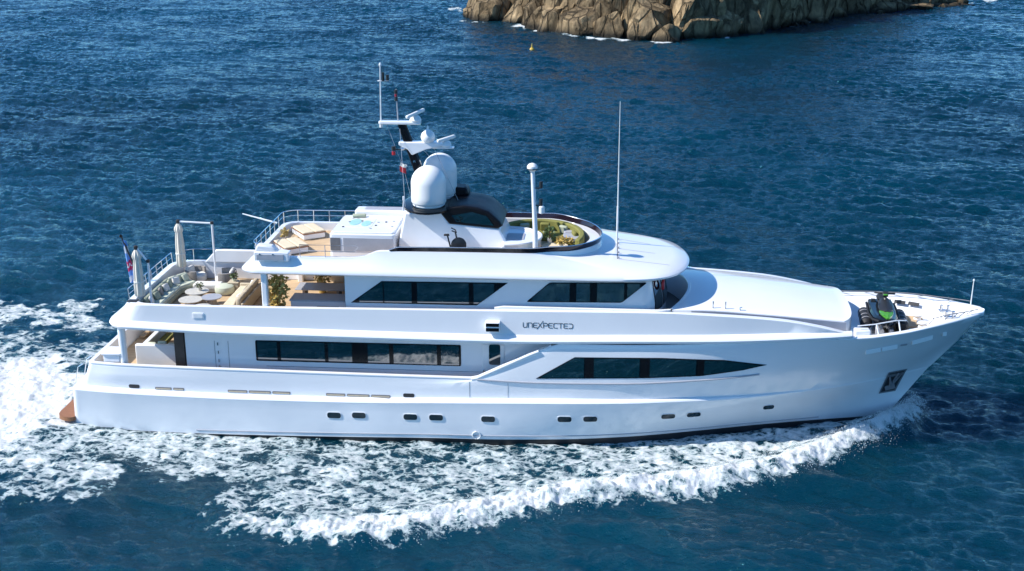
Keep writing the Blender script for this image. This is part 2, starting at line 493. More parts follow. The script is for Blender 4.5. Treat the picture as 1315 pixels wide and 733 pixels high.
def line_dist(x, y, line):
    P = np.array(line, float); d = np.full(x.shape, 1e9); s = np.zeros(x.shape); side = np.zeros(x.shape)
    seg = np.hypot(*np.diff(P[:, :2], axis=0).T); acc = np.concatenate([[0], np.cumsum(seg)]) / seg.sum()
    for i in range(len(P) - 1):
        a, b = P[i, :2], P[i + 1, :2]; e = b - a
        t = np.clip(((x - a[0]) * e[0] + (y - a[1]) * e[1]) / (e @ e), 0, 1)
        q = np.hypot(x - a[0] - t * e[0], y - a[1] - t * e[1])
        m = q < d
        d = np.where(m, q, d); s = np.where(m, acc[i] + t * (acc[i + 1] - acc[i]), s)
        side = np.where(m, (x - a[0]) * e[1] - (y - a[1]) * e[0], side)
    return d, s, np.sign(side)

sstep = lambda a, b, v: (lambda t: t * t * (3 - 2 * t))(np.clip((v - a) / (b - a), 0, 1))
STERN_WASH = [(-60, 6.2), (-33.5, 5.4), (-27.9, 5.0), (-24.0, 4.0), (-22.3, 3.3), (-22.3, -4.2), (-24, -5.4), (-28, -6.4), (-60, -9)]
SIDE_LACE = [(-60, -3), (-28.9, -3.5), (-22.7, -2.6), (-14.2, -3.4), (-2.3, -3.6), (5.5, -2.4), (11.5, -.4), (17, .6), (19.6, .9), (20.9, .6), (20.2, -.6), (18.0, -2.4), (15.3, -4.4), (12.9, -6.2), (9.1, -7.9), (5.5, -8.6), (3.3, -9.3), (.2, -10.8), (-3.4, -12.5), (-6.6, -13.5), (-9.7, -13.4), (-13.7, -12.1), (-13.2, -9.8), (-13.9, -8.8), (-16, -9.2), (-18.3, -8.2), (-18.4, -8.9), (-17.9, -10.7), (-18.6, -12), (-20.6, -11.5), (-24.3, -12.9), (-60, -22)]
CREST = [(20.6, .5), (19.6, -.75), (18.3, -1.75), (16.7, -2.9), (15.0, -4.2), (12.9, -5.7), (9.1, -7.5), (5.5, -8.5), (1.9, -9.9), (-1.4, -11.5), (-4.6, -12.9), (-6.9, -13.4), (-10, -13.1), (-13, -12.2)]
HULL_WASH = [(19.4, 0), (17.6, -.9), (15, -1.6), (12, -2.6), (9, -3.6), (5.5, -4.6), (2, -5.2), (-2, -5.4)]
LOBE = [(-60, -13), (-26.2, -8.2), (-21.9, -8.2), (-18.8, -8.9)]
FAR_WAKE = [(-60, 20), (-38.5, 14.6), (-34, 15.8), (-28.8, 14.6), (-26.1, 11.2), (-27.8, 10.6), (-30.9, 11.6), (-36.4, 10.6), (-60, 13)]
FAR_LACE = [(-60, 14), (-36, 11), (-29.9, 10), (-25.5, 8.6), (-22.5, 5), (-22.5, 3), (-33, 3.4), (-60, 5)]
SHORE = [(-30, 225), (-27, 210), (-25, 197.3), (-17.7, 190.5), (-9.5, 182.7), (-3, 169.1), (5.4, 166.2), (13.6, 161), (21.4, 167.4), (30.4, 180.4), (39.1, 192), (48.7, 204.6), (60.8, 218.5), (72.5, 226.4), (83.5, 236.5), (96, 252)]

def wake(x, y):
    """foam cover 0..1, aerated water 0..1, lift in metres"""
    f = np.zeros(x.shape); lift = np.zeros(x.shape)
    near = (x > -75) & (x < 30) & (y > -30) & (y < 30)
    X, Y = x[near], y[near]
    w = sample(TF, 37.0, X, Y); w2 = sample(TF, 37.0, X * .37 + 5, Y * .37 + 9)
    wob = .35 * w + .7 * w2
    F = np.zeros(X.shape)
    F = np.maximum(F, 1.0 * sstep(-1.4, 1.8, inside_dist(X, Y, STERN_WASH) + wob))
    d = inside_dist(X, Y, SIDE_LACE) + .55 * wob
    thin = sstep(-32, -6, X)
    F = np.maximum(F, (.465 + .06 * sstep(-4, 10, X)) * sstep(-.9, 1.1, d))
    F = np.maximum(F, (.37 + .27 * sstep(-16, -27, X)) * sstep(-.2, 1.5, d) * sstep(-10.5, -7, Y))
    dc, sc, sd = line_dist(X, Y, CREST)
    wd_ = .62 + .68 * sstep(.02, .45, sc)
    band = np.exp(-((dc + .25 * wob * sstep(0, .2, sc)) / wd_) ** 2)
    F = np.maximum(F, (.82 - .24 * sstep(.75, 1, sc)) * band * sstep(1.0, .96, sc))
    dh, sh, _ = line_dist(X, Y, HULL_WASH)
    F = np.maximum(F, .60 * np.exp(-(dh / .75) ** 2) * sstep(1, .6, sh))
    dl, sl, _ = line_dist(X, Y, LOBE)
    F = np.maximum(F, .66 * np.exp(-((dl + .3 * wob) / .9) ** 2))
    F = np.maximum(F, .60 * sstep(-1.1, 1.2, inside_dist(X, Y, FAR_WAKE) + wob))
    F = np.maximum(F, .48 * sstep(-1, 1.5, inside_dist(X, Y, FAR_LACE) + wob))
    crest_h = np.interp(sc, [0, .06, .16, .35, .6, .85, 1], [.75, .95, .70, .50, .42, .30, .05])
    prof = np.exp(-(dc / np.interp(sc, [0, .2, 1], [.7, 1.0, 1.5])) ** 2)
    Lf = crest_h * prof
    Lf += .35 * np.exp(-(dh / .9) ** 2) * sstep(.75, .1, sh)
    trough = np.exp(-((dc - 2.6) / 1.6) ** 2) * (sd < 0)
    Lf -= .12 * trough * sstep(.1, .5, sc)
    dt = np.hypot((X + 27.5) / 4.5, Y / 4.0)
    Lf += .55 * np.exp(-dt ** 2)
    fine = sample(TG, 23.0, X, Y)
    Lf += (.045 * w + .008 * fine) * F + (.008 * fine + .07 * np.maximum(w2, -.7) + .025 * w) * band
    f[near] = F; lift[near] = Lf
    far = (y > 120) & (y < 262) & (x > -60) & (x < 110)
    if far.any():
        X, Y = x[far], y[far]
        dd, ss, _ = line_dist(X, Y, SHORE)
        w = sample(TF, 37.0, X * .4, Y * .15); w2 = sample(TF, 37.0, X * .09, Y * .05 + 3)
        f[far] = .72 * sstep(2.6, .4, dd + .9 * w) * sstep(-.2, .9, w2)
    return f, lift

def build_sea():
    cx, cy = 4.34, -60.65
    th0 = R(90 + 4.4)
    inner = np.linspace(-R(26), R(26), 760)
    outer = np.concatenate([np.linspace(R(26), R(60), 60)[1:], np.linspace(R(60), R(180), 40)[1:]])
    ang = np.concatenate([-outer[::-1], inner, outer])
    ang = ang[:-1]                                     # closed ring
    rr = [4.0]
    while rr[-1] < 15000:
        r = rr[-1]
        if r < 36: st = 1.2
        elif r < 82: st = .10
        elif r < 120: st = .18
        elif r < 330: st = .18 + (r - 120) * .0020
        elif r < 1600: st = r * .006
        else: st = r * .06
        rr.append(r + st)
    rr = np.array(rr)
    A, RR = np.meshgrid(ang, rr)
    x = cx + RR * np.cos(th0 - A); y = cy + RR * np.sin(th0 - A)
    fade = 1 - sstep(900, 2600, RR)
    gust = .62 + .75 * sstep(-.8, 1.2, sample(TF, 37.0, x * .045, y * .03 + 2) + .5 * sample(TF, 37.0, x * .012 + 9, y * .01))
    c, s_ = math.cos(.5), math.sin(.5)
    h = sample(T1, 173.0, x, y)
    h2 = sample(T2, 61.0, x + .3 * h, y) + sample(T3, 47.0, c * x - s_ * y, s_ * x + c * y)
    shelter = 1 - .45 * sstep(5, -1, y + 4) * sstep(-24, -10, x) * sstep(30, 8, x) * 0
    h = (h + h2 * gust) * fade * shelter
    h = h + .35 * h * np.abs(h)
    f, lift = wake(x, y)
    foamfade = 1 - .6 * np.clip(f, 0, 1)
    z = h * foamfade + lift
    nr, na = x.shape
    v = np.stack([x, y, z], -1).reshape(-1, 3)
    i = np.arange(nr - 1)[:, None] * na + np.arange(na)[None, :]
    i2 = np.arange(nr - 1)[:, None] * na + (np.arange(na)[None, :] + 1) % na
    fa = np.stack([i, i + na, i2 + na, i2], -1).reshape(-1, 4)
    me = bpy.data.meshes.new("sea")
    nv, nf = len(v), len(fa)
    me.vertices.add(nv); me.vertices.foreach_set("co", v.astype(np.float32).ravel())
    me.loops.add(nf * 4); me.loops.foreach_set("vertex_index", fa.astype(np.int32).ravel())
    me.polygons.add(nf); me.polygons.foreach_set("loop_start", np.arange(0, nf * 4, 4, dtype=np.int32))
    me.update(calc_edges=True)
    # make sure faces look up
    if me.polygons[nf // 2].normal.z < 0: me.flip_normals()
    me.shade_smooth()
    at = me.attributes.new("foam", 'FLOAT', 'POINT')
    at.data.foreach_set("value", f.astype(np.float32).ravel())
    o = bpy.data.objects.new("sea", me); COL.objects.link(o)
    o['kind'] = 'structure'
    return o

def water_material():
    m = bpy.data.materials.new("sea_water"); m.use_nodes = True
    nt = m.node_tree; nt.nodes.clear(); L = nt.links.new
    out = _n(nt, "ShaderNodeOutputMaterial")
    tc = _n(nt, "ShaderNodeTexCoord")
    at = _n(nt, "ShaderNodeAttribute", attribute_name="foam")
    def math_(op, a, b=None, c=None, clamp=False):
        q = _n(nt, "ShaderNodeMath", operation=op); q.use_clamp = clamp
        for k, val in enumerate((a, b, c)):
            if val is None: continue
            if isinstance(val, (int, float)): q.inputs[k].default_value = val
            else: L(val, q.inputs[k])
        return q.outputs[0]
    # --- foam cells: stretched lace
    mp = _n(nt, "ShaderNodeMapping"); mp.inputs["Scale"].default_value = (.75, 1.0, .2); mp.inputs["Rotation"].default_value = (0, 0, .25)
    L(tc.outputs["Object"], mp.inputs[0])
    n1 = _n(nt, "ShaderNodeTexNoise", Scale=2.3, Detail=10.0, Roughness=.68, Distortion=.7)
    L(mp.outputs[0], n1.inputs["Vector"])
    warp = _n(nt, "ShaderNodeVectorMath", operation='MULTIPLY_ADD')
    wn_ = _n(nt, "ShaderNodeTexNoise", Scale=1.1, Detail=6.0, Roughness=.65)
    L(mp.outputs[0], wn_.inputs["Vector"])
    L(wn_.outputs[1], warp.inputs[0]); warp.inputs[1].default_value = (1.5, 1.5, 1.5); L(mp.outputs[0], warp.inputs[2])
    vo = _n(nt, "ShaderNodeTexVoronoi", Scale=2.3); vo.feature = 'DISTANCE_TO_EDGE'
    L(warp.outputs[0], vo.inputs["Vector"])
    lace = math_('SUBTRACT', 1.0, math_('MULTIPLY', vo.outputs["Distance"], 2.4), clamp=True)
    big = _n(nt, "ShaderNodeTexNoise", Scale=.30, Detail=4.0, Roughness=.6, Distortion=.5); L(mp.outputs[0], big.inputs["Vector"])
    bigm = math_('MULTIPLY_ADD', big.outputs[0], .9, -.45)
    vo2 = _n(nt, "ShaderNodeTexVoronoi", Scale=.95); vo2.feature = 'DISTANCE_TO_EDGE'
    L(warp.outputs[0], vo2.inputs["Vector"])
    lace2 = math_('SUBTRACT', 1.0, math_('MULTIPLY', vo2.outputs["Distance"], 2.2), clamp=True)
    pat = math_('ADD', math_('MULTIPLY', n1.outputs[0], .62), math_('ADD', math_('MULTIPLY', lace, .20), math_('MULTIPLY', lace2, .20)))
    mps = _n(nt, "ShaderNodeMapping"); mps.inputs["Scale"].default_value = (5.5, 1.3, .5); mps.inputs["Rotation"].default_value = (0, 0, -.35)
    L(tc.outputs["Object"], mps.inputs[0])
    n3 = _n(nt, "ShaderNodeTexNoise", Scale=1.0, Detail=7.0, Roughness=.68, Distortion=.5); L(mps.outputs[0], n3.inputs["Vector"])
    stw = _n(nt, "ShaderNodeMapRange"); stw.inputs[1].default_value = .55; stw.inputs[2].default_value = .95; stw.inputs[4].default_value = 1.15; L(at.outputs["Fac"], stw.inputs[0])
    pat = math_('ADD', pat, math_('MULTIPLY', math_('SUBTRACT', n3.outputs[0], .5), stw.outputs[0]))
    dens = math_('ADD', at.outputs["Fac"], math_('MULTIPLY', bigm, math_('SUBTRACT', 1.15, at.outputs["Fac"])))
    thr = math_('SUBTRACT', 1.02, math_('MULTIPLY', dens, 1.02))
    raw = math_('SUBTRACT', pat, math_('MULTIPLY_ADD', thr, .62, .18))
    fm = _n(nt, "ShaderNodeMapRange"); fm.interpolation_type = 'SMOOTHSTEP'
    fm.inputs[1].default_value = 0.0; fm.inputs[2].default_value = .10
    L(raw, fm.inputs[0])
    thk = _n(nt, "ShaderNodeMapRange"); thk.inputs[1].default_value = 0; thk.inputs[2].default_value = .22; thk.inputs[3].default_value = .55; thk.inputs[4].default_value = 1.0
    L(raw, thk.inputs[0])
    foam = math_('MULTIPLY', math_('MULTIPLY', fm.outputs[0], thk.outputs[0]), math_('MULTIPLY', at.outputs["Fac"], 6.0, clamp=True))
    # --- water
    w = _n(nt, "ShaderNodeBsdfPrincipled")
    mxc = _n(nt, "ShaderNodeMix", data_type='RGBA')
    patch = _n(nt, "ShaderNodeTexNoise", Scale=.018, Detail=3.0)
    L(tc.outputs["Object"], patch.inputs["Vector"])
    pr = _n(nt, "ShaderNodeMapRange"); pr.inputs[1].default_value = .35; pr.inputs[2].default_value = .65
    L(patch.outputs[0], pr.inputs[0])
    L(pr.outputs[0], mxc.inputs["Factor"])
    mxc.inputs["A"].default_value = (.0001, .014, .025, 1)
    mxc.inputs["B"].default_value = (.0002, .030, .056, 1)
    aer = _n(nt, "ShaderNodeMix", data_type='RGBA')
    af = math_('MULTIPLY', math_('POWER', at.outputs["Fac"], 5.0), .8, clamp=True)
    L(af, aer.inputs["Factor"]); L(mxc.outputs["Result"], aer.inputs["A"])
    aer.inputs["B"].default_value = (.03, .17, .18, 1)
    L(aer.outputs["Result"], w.inputs["Base Color"])
    w.inputs["Roughness"].default_value = .06
    w.inputs["IOR"].default_value = 1.36
    w.inputs["Specular Tint"].default_value = (.2, .85, 1.0, 1)
    w.subsurface_method = 'BURLEY'
    w.inputs["Subsurface Weight"].default_value = 1.0
    w.inputs["Specular IOR Level"].default_value = .5
    w.inputs["Subsurface Radius"].default_value = (.6, 2.6, 3.6)
    w.inputs["Subsurface Scale"].default_value = 2.2
    b1 = _n(nt, "ShaderNodeTexNoise", Scale=2.6, Detail=7.0, Roughness=.62, Distortion=.4)
    mpb = _n(nt, "ShaderNodeMapping"); mpb.inputs["Scale"].default_value = (.8, 1.25, 1); mpb.inputs["Rotation"].default_value = (0, 0, .2)
    L(tc.outputs["Object"], mpb.inputs[0]); L(mpb.outputs[0], b1.inputs["Vector"])
    b2 = _n(nt, "ShaderNodeTexNoise", Scale=7.0, Detail=5.0, Roughness=.6, Distortion=.3); L(mpb.outputs[0], b2.inputs["Vector"])
    bs = math_('ADD', b1.outputs[0], math_('MULTIPLY', b2.outputs[0], .32))
    bp = _n(nt, "ShaderNodeBump", Strength=1.0, Distance=.22)
    L(bs, bp.inputs["Height"]); L(bp.outputs[0], w.inputs["Normal"])
    # --- foam surface
    fo = _n(nt, "ShaderNodeBsdfPrincipled")
    fcm = _n(nt, "ShaderNodeMix", data_type='RGBA')
    fr_ = _n(nt, "ShaderNodeMapRange"); fr_.inputs[1].default_value = .02; fr_.inputs[2].default_value = .30
    L(raw, fr_.inputs[0]); L(fr_.outputs[0], fcm.inputs["Factor"])
    fcm.inputs["A"].default_value = (.26, .36, .38, 1); fcm.inputs["B"].default_value = (.66, .68, .69, 1)
    L(fcm.outputs["Result"], fo.inputs["Base Color"])
    fo.inputs["Roughness"].default_value = .9
    fo.inputs["Specular IOR Level"].default_value = .15
    bf = _n(nt, "ShaderNodeBump", Strength=.4, Distance=.15)
    L(pat, bf.inputs["Height"]); L(bf.outputs[0], fo.inputs["Normal"])
    ms = _n(nt, "ShaderNodeMixShader")
    L(foam, ms.inputs[0]); L(w.outputs[0], ms.inputs[1]); L(fo.outputs[0], ms.inputs[2])
    L(ms.outputs[0], out.inputs[0])
    return m

sea = build_sea()
M['sea'] = water_material()
sea.data.materials.append(M['sea'])

# ------------------------------------------------------------------ spray thrown up along the bow wave
def build_spray():
    mb_v = []; mb_f = []
    P = np.array(CREST)
    seg = np.hypot(*np.diff(P, axis=0).T); acc = np.concatenate([[0], np.cumsum(seg)]); tot = acc[-1]
    g = np.random.default_rng(5)
    def drop(p, r):
        q = g.normal(size=(4, 3)); q /= np.linalg.norm(q, axis=1)[:, None]
        k = len(mb_v)
        mb_v.extend([tuple(p + r * a) for a in q])
        mb_f.extend([(k, k + 1, k + 2), (k, k + 2, k + 3), (k, k + 3, k + 1), (k + 1, k + 3, k + 2)])
    for i in range(16000):
        s = (g.random() ** 1.9) * .8
        p = np.array([np.interp(s * tot, acc, P[:, 0]), np.interp(s * tot, acc, P[:, 1])])
        hgt = np.interp(s, [0, .05, .15, .4, .8], [1.15, 1.25, .8, .6, .4])
        off = g.normal(size=2) * np.interp(s, [0, .1, 1], [.35, .5, .7])
        e = abs(g.normal()) * .24
        out = np.array([.1, -1.0]) * e * .9
        z = hgt * np.exp(-(off @ off) / .8) + abs(g.normal()) * .16 * (1 - .5 * s) + .02
        p3 = np.array([p[0] + off[0] + out[0], p[1] + off[1] + out[1], z])
        if p3[0] < 18.5 and p3[1] > -hull_y(p3[0], max(.3, min(z, 3))) - .05: continue
        drop(p3, .012 + .03 * g.random() ** 3)
    me = bpy.data.meshes.new("bow_spray"); me.from_pydata(mb_v, [], mb_f); me.shade_smooth()
    me.materials.append(mat("spray_foam", (.82, .85, .86), .8, var=.03))
    o = bpy.data.objects.new("bow_spray", me); COL.objects.link(o)
    o['kind'] = 'stuff'; o['label'] = 'white spray thrown up along the bow wave beside the yacht'; o['category'] = 'spray'
build_spray()

# ------------------------------------------------------------------ rocky island
def icos(sub):
    bm = bmesh.new(); bmesh.ops.create_icosphere(bm, subdivisions=sub, radius=1.0)
    bm.verts.ensure_lookup_table()
    v = np.array([p.co[:] for p in bm.verts]); f = [tuple(q.index for q in fa.verts) for fa in bm.faces]
    bm.free(); return v, f
ICO4 = icos(4)

def chiseled(c, s, seed, lean=0.0, planes=22, sub=ICO4):
    """a rock split along flat joints"""
    g = np.random.default_rng(seed)
    v = sub[0].copy()
    for k in range(planes):
        n = g.normal(size=3); n[2] *= .55; n /= np.linalg.norm(n)
        d = g.uniform(.5, .86)
        q = v @ n
        ex = np.maximum(q - d, 0)
        v = v - np.outer(ex * 1.0, n)
    ph = g.uniform(0, 6, 3)
    for fr, am in ((2.5, .035), (6, .02), (13, .012), (25, .006)):
        v = v * (1 + am * (np.sin(v[:, 0:1] * fr + ph[0] + 2 * np.sin(v[:, 2:3] * fr * .7)) * np.sin(v[:, 1:2] * fr * 1.3 + ph[1]) + .5 * np.sin(v[:, 2:3] * fr * 2.1 + ph[2] + v[:, 0:1] * 3)))
    v = v * np.array(s)
    a = g.uniform(-.5, .5)
    rx = np.array([[math.cos(a), -math.sin(a), 0], [math.sin(a), math.cos(a), 0], [0, 0, 1]])
    v = v @ rx.T
    v[:, 0] += v[:, 2] * lean
    return v + np.array(c), sub[1]

def rock_material():
    m = bpy.data.materials.new("island_rock"); m.use_nodes = True
    nt = m.node_tree; L = nt.links.new
    b = nt.nodes["Principled BSDF"]; b.inputs["Roughness"].default_value = .9
    b.inputs["Specular IOR Level"].default_value = .2
    tc = _n(nt, "ShaderNodeTexCoord")
    n1 = _n(nt, "ShaderNodeTexNoise", Scale=.16, Detail=8.0, Roughness=.65); L(tc.outputs["Object"], n1.inputs["Vector"])
    mp = _n(nt, "ShaderNodeMapping"); mp.inputs["Scale"].default_value = (1, 1, .32); mp.inputs["Rotation"].default_value = (0, .3, 0)
    L(tc.outputs["Object"], mp.inputs[0])
    n2 = _n(nt, "ShaderNodeTexNoise", Scale=.75, Detail=9.0, Roughness=.7, Distortion=.6); L(mp.outputs[0], n2.inputs["Vector"])
    cr = _n(nt, "ShaderNodeValToRGB")
    e = cr.color_ramp.elements
    e[0].position = .34; e[0].color = (.12, .088, .052, 1)
    e[1].position = .68; e[1].color = (.46, .335, .19, 1)
    k = e.new(.5); k.color = (.27, .195, .11, 1)
    L(n1.outputs[0], cr.inputs[0])
    mx = _n(nt, "ShaderNodeMix", data_type='RGBA', blend_type='MULTIPLY'); mx.inputs["Factor"].default_value = 1
    mr = _n(nt, "ShaderNodeMapRange"); mr.inputs[1].default_value = .3; mr.inputs[2].default_value = .62; mr.inputs[3].default_value = .28; mr.inputs[4].default_value = 1.2
    L(n2.outputs[0], mr.inputs[0]); L(cr.outputs[0], mx.inputs["A"]); L(mr.outputs[0], mx.inputs["B"])
    # wet dark band just above the water: seaweed and algae
    sp = _n(nt, "ShaderNodeSeparateXYZ"); L(tc.outputs["Object"], sp.inputs[0])
    wz = _n(nt, "ShaderNodeMath", operation='MULTIPLY_ADD'); L(n2.outputs[0], wz.inputs[0]); wz.inputs[1].default_value = -2.0; L(sp.outputs[2], wz.inputs[2])
    wr = _n(nt, "ShaderNodeMapRange"); wr.inputs[1].default_value = -.7; wr.inputs[2].default_value = .5
    L(wz.outputs[0], wr.inputs[0])
    m2 = _n(nt, "ShaderNodeMix", data_type='RGBA'); m2.inputs["A"].default_value = (.035, .03, .022, 1)
    L(wr.outputs[0], m2.inputs["Factor"]); L(mx.outputs["Result"], m2.inputs["B"])
    L(m2.outputs["Result"], b.inputs["Base Color"])
    wv = _n(nt, "ShaderNodeVectorMath", operation='MULTIPLY_ADD'); L(n2.outputs[1], wv.inputs[0]); wv.inputs[1].default_value = (.8, .8, .8); L(mp.outputs[0], wv.inputs[2])
    vo = _n(nt, "ShaderNodeTexVoronoi", Scale=.42); vo.feature = 'DISTANCE_TO_EDGE'; L(wv.outputs[0], vo.inputs["Vector"])
    ck = _n(nt, "ShaderNodeMapRange"); ck.inputs[1].default_value = 0; ck.inputs[2].default_value = .09; ck.inputs[3].default_value = -1.1; ck.inputs[4].default_value = .6
    L(vo.outputs["Distance"], ck.inputs[0])
    hs = _n(nt, "ShaderNodeMath", operation='ADD'); L(n2.outputs[0], hs.inputs[0]); L(ck.outputs[0], hs.inputs[1])
    bp = _n(nt, "ShaderNodeBump", Strength=1.0, Distance=.75)
    L(hs.outputs[0], bp.inputs["Height"]); L(bp.outputs[0], b.inputs["Normal"])
    return m

def build_island():
    V = []; F = []; base = 0
    def put(vf):
        nonlocal base
        V.append(vf[0]); F.extend([tuple(i + base for i in f) for f in vf[1]]); base += len(vf[0])
    g = np.random.default_rng(42)
    P = np.array([(-24.0, 198.5)] + SHORE[3:-1])
    seg = np.hypot(*np.diff(P, axis=0).T); acc = np.concatenate([[0], np.cumsum(seg)]); tot = acc[-1]
    dense = ICO4
    s = 0.0; k = 0
    while s < tot:
        x = np.interp(s, acc, P[:, 0]); y = np.interp(s, acc, P[:, 1])
        t = s / tot
        tall = np.interp(t, [0, .12, .5, .68, .82, .93, 1], [9, 13, 14, 11, 7, 3.2, 1.0])
        for row in range(3):
            w = g.uniform(3.8, 7.6) * (.5 + .5 * min(1, tall / 9))
            hh = tall * (.55 + .30 * row) * g.uniform(.75, 1.2)
            back = (1.6 + row * 4.6) * min(1, tall / 6 + .2)
            nx, ny = (.35, .93)
            if row == 0: hh *= .62; 
            cxx = x + nx * back + g.normal() * 1.3; cyy = y + ny * back + g.normal() * .6 + w * .55
            put(chiseled((cxx, cyy, hh * .12), (w, w * g.uniform(.7, 1.1), hh), 1000 + k * 7 + row, lean=g.uniform(.05, .40), sub=dense)); 
        s += g.uniform(4.4, 7.8) * (.55 + .45 * min(1, tall / 9)); k += 1
    # the mass of the island behind the cliff
    for j in range(26):
        t = g.uniform(.12, .85); x = np.interp(t * tot, acc, P[:, 0]); y = np.interp(t * tot, acc, P[:, 1])
        b = g.uniform(14, 34)
        put(chiseled((x + .25 * b, y + b, 2), (g.uniform(8, 13), g.uniform(8, 12), g.uniform(16, 26) * np.interp(t, [0, .3, .5, .85], [.6, .9, 1.1, .35])), 5000 + j, lean=.15, sub=dense))
    for (x, y, r, h) in ((43, 193.5, 1.6, 1.0), (46.5, 196, 2.2, 1.3), (40.5, 190.5, 1.1, .7), (62, 215.5, 1.5, .8), (79, 231, 1.6, .9), (27, 172.5, 1.5, .8)):
        put(chiseled((x, y, 0), (r, r * .8, h), int(x * 10) + 900, sub=ICO4))
    V = np.concatenate(V)
    me = bpy.data.meshes.new("rocky_island"); me.from_pydata(V.tolist(), [], F)
    me.shade_smooth(); me.set_sharp_from_angle(angle=R(28))
    me.materials.append(rock_material())
    o = bpy.data.objects.new("rocky_island", me); COL.objects.link(o)
    o['kind'] = 'structure'; o['label'] = 'brown rocky island cliff rising from the sea'
build_island()
# ------------------------------------------------------------------ the yacht: hull and decks
yacht = tag(empty("motor_yacht"), "white three-deck motor yacht under way with a foaming bow wave", "yacht")
Y = yacht
def part(name, mb, m, label=None, **k):
    o = mb.build(name, m, k.pop('parent', Y), **k)
    if label: o['label'] = label
    return o

part("hull", hull_loft(), M['hull'], sharp=40)
from mathutils.bvhtree import BVHTree
_hb = BVHTree.FromObject(bpy.data.objects["hull"], bpy.context.evaluated_depsgraph_get())
def hull_y(x, z):
    h = _hb.ray_cast(Vector((x, -12, z)), Vector((0, 1, 0)))
    return -h[0].y if h[0] else 0.0
part("hull_bottom", loft([L_K, L_WL, L_BT]), M['boot'], "black underwater hull showing as a thin stripe")
# caps on the rail: aft bulwark, bow bulwark
tb = pchip(*zip(*TOP_B))
def cap_levels(xa, xf, w, drop, o=.02, n=60):
    return [Level(lambda x: np.maximum(0.001, tb(x) + o), lambda x: top_z(x) + .02, xa - o, xf, .3),
            Level(lambda x: np.maximum(0.001, tb(x) + o), lambda x: top_z(x) + .07, xa - o, xf, .3),
            Level(lambda x: np.maximum(0.001, tb(x) - w), lambda x: top_z(x) + .08, xa + w, xf, .25),
            Level(lambda x: np.maximum(0.001, tb(x) - w), lambda x: top_z(x) + .02, xa + w, xf, .25),
            Level(lambda x: np.maximum(0.001, tb(x) - w - .01), lambda x: top_z(x) - drop, xa + w, xf, .25)]
part("bulwark", loft(cap_levels(-21.55, 1.9, .20, .95), 70), M['white'], "bright capped bulwark round the main deck aft", sharp=40)

def bow_loft():
    mb = MB()
    xs = np.concatenate([np.linspace(15.6, 20, 20), np.linspace(20.2, 23.40, 26)])
    rows = []
    for x in xs:
        b = max(.002, float(tb(x))); z = top_z(x)
        w = min(.26, b * .8)
        fl = 5.35 if x < 21.255 else z - .22
        fl = fl if x < 21.25 else np.interp(x, [21.25, 21.35], [5.35, z - .22])
        rows.append([(x, -b - .015, z), (x, -b - .015, z + .05), (x, -b + .03, z + .085), (x, -b + w, z + .085), (x, -b + w, z + .03), (x, -max(0, (b - w) * (.62 if x < 21.25 else .97)), fl),
                     (x, max(0, (b - w) * (.62 if x < 21.25 else .97)), fl), (x, b - w, z + .03), (x, b - w, z + .085), (x, b - .03, z + .085), (x, b + .015, z + .05), (x, b + .015, z)])
    mb.grid(rows)
    return mb
part("bow_bulwark", bow_loft(), M['white'], "white bulwark and foredeck round the bow", sharp=38)
tk = MB()
rows = []
for x in np.linspace(18.4, 20.68, 12):
    b = (float(tb(x)) - .26) * .62 - .03
    rows.append([(x, -b, 5.37), (x, 0, 5.37), (x, b, 5.37)])
tk.grid(rows)
part("bow_deck", tk, M['teak'], "teak well deck at the bow")

part("main_deck", fill_plan(Level(lambda x: tb(x) - .2, lambda x: 2.60, -21.3, 1.9, .3), 30), M['teak'])
part("upper_bulwark", loft(UPPER), M['white'], "long white bulwark band with a rounded lower edge", sharp=40)
_ubv = BVHTree.FromObject(bpy.data.objects["upper_bulwark"], bpy.context.evaluated_depsgraph_get())
def upper_y(x, z):
    h = _ubv.ray_cast(Vector((x, -12, z)), Vector((0, 1, 0)))
    return -h[0].y if h[0] else 0.0
part("soffit", fill_plan(L_U0, 60, x1=9.5), M['white'])
part("upper_deck", fill_plan(Level(lambda x: ut_b(x) - .22, lambda x: 5.78, -19.0, 8.9, .9), 50), M['teak'], "teak floor of the upper aft deck")
# fore end cap of the band
e = MB(); P = np.array([L.half(90)[-1] for L in UPPER]); e.add(P, [tuple(range(len(P)))]); Q = P.copy(); Q[:, 1] *= -1
part("bulwark_end", e, M['white']); part("bulwark_end", MB().add(Q, [tuple(range(len(P)))]), M['white'])

# swim platform and stern
sp_ = MB(); sp_.prism(round_poly([(-22.5, -4.05), (-22.5, 4.05), (-23.55, 3.7), (-23.55, -3.7)], .5), .34, .56)
part("swim_platform", sp_, M['teakdark'], "brown teak swim platform at the stern")
for y in (-3.3, -2.2, 2.2, 3.3):
    part("stern_rail", MB().tube([(-22.6, y, .6), (-22.5, y, 2.2), (-22.3, y, 3.1), (-22.0, y, 3.3)], .025), M['steel'])

# rub strip below the fore windows, rub rail fittings
rs = MB(); pts = []
RSZ = pchip([-1.7, 1.2, 5.4, 9.2, 11.4, 12.0], [3.43, 3.35, 3.42, 3.64, 3.82, 3.88])
for x in np.linspace(-1.75, 12.0, 60):
    z = float(RSZ(x)); pts.append((x, -(hull_y(x, z) + .015), z))
rs.tube(pts, .045, 8)
pts2 = [(a, -b, c) for a, b, c in pts]; part("rub_strip", MB().tube(pts2, .045, 8), M['grey'])
part("rub_strip", rs, M['grey'])
# a raised edge along the wing that climbs from the bulwark
wg = MB(); P = [(x, -(float(tb(x)) + .02), top_z(x) + .03) for x in np.linspace(-2.0, 1.3, 14)]
wg.tube(P, .075, 10)
part("wing_edge", wg, M['white'])

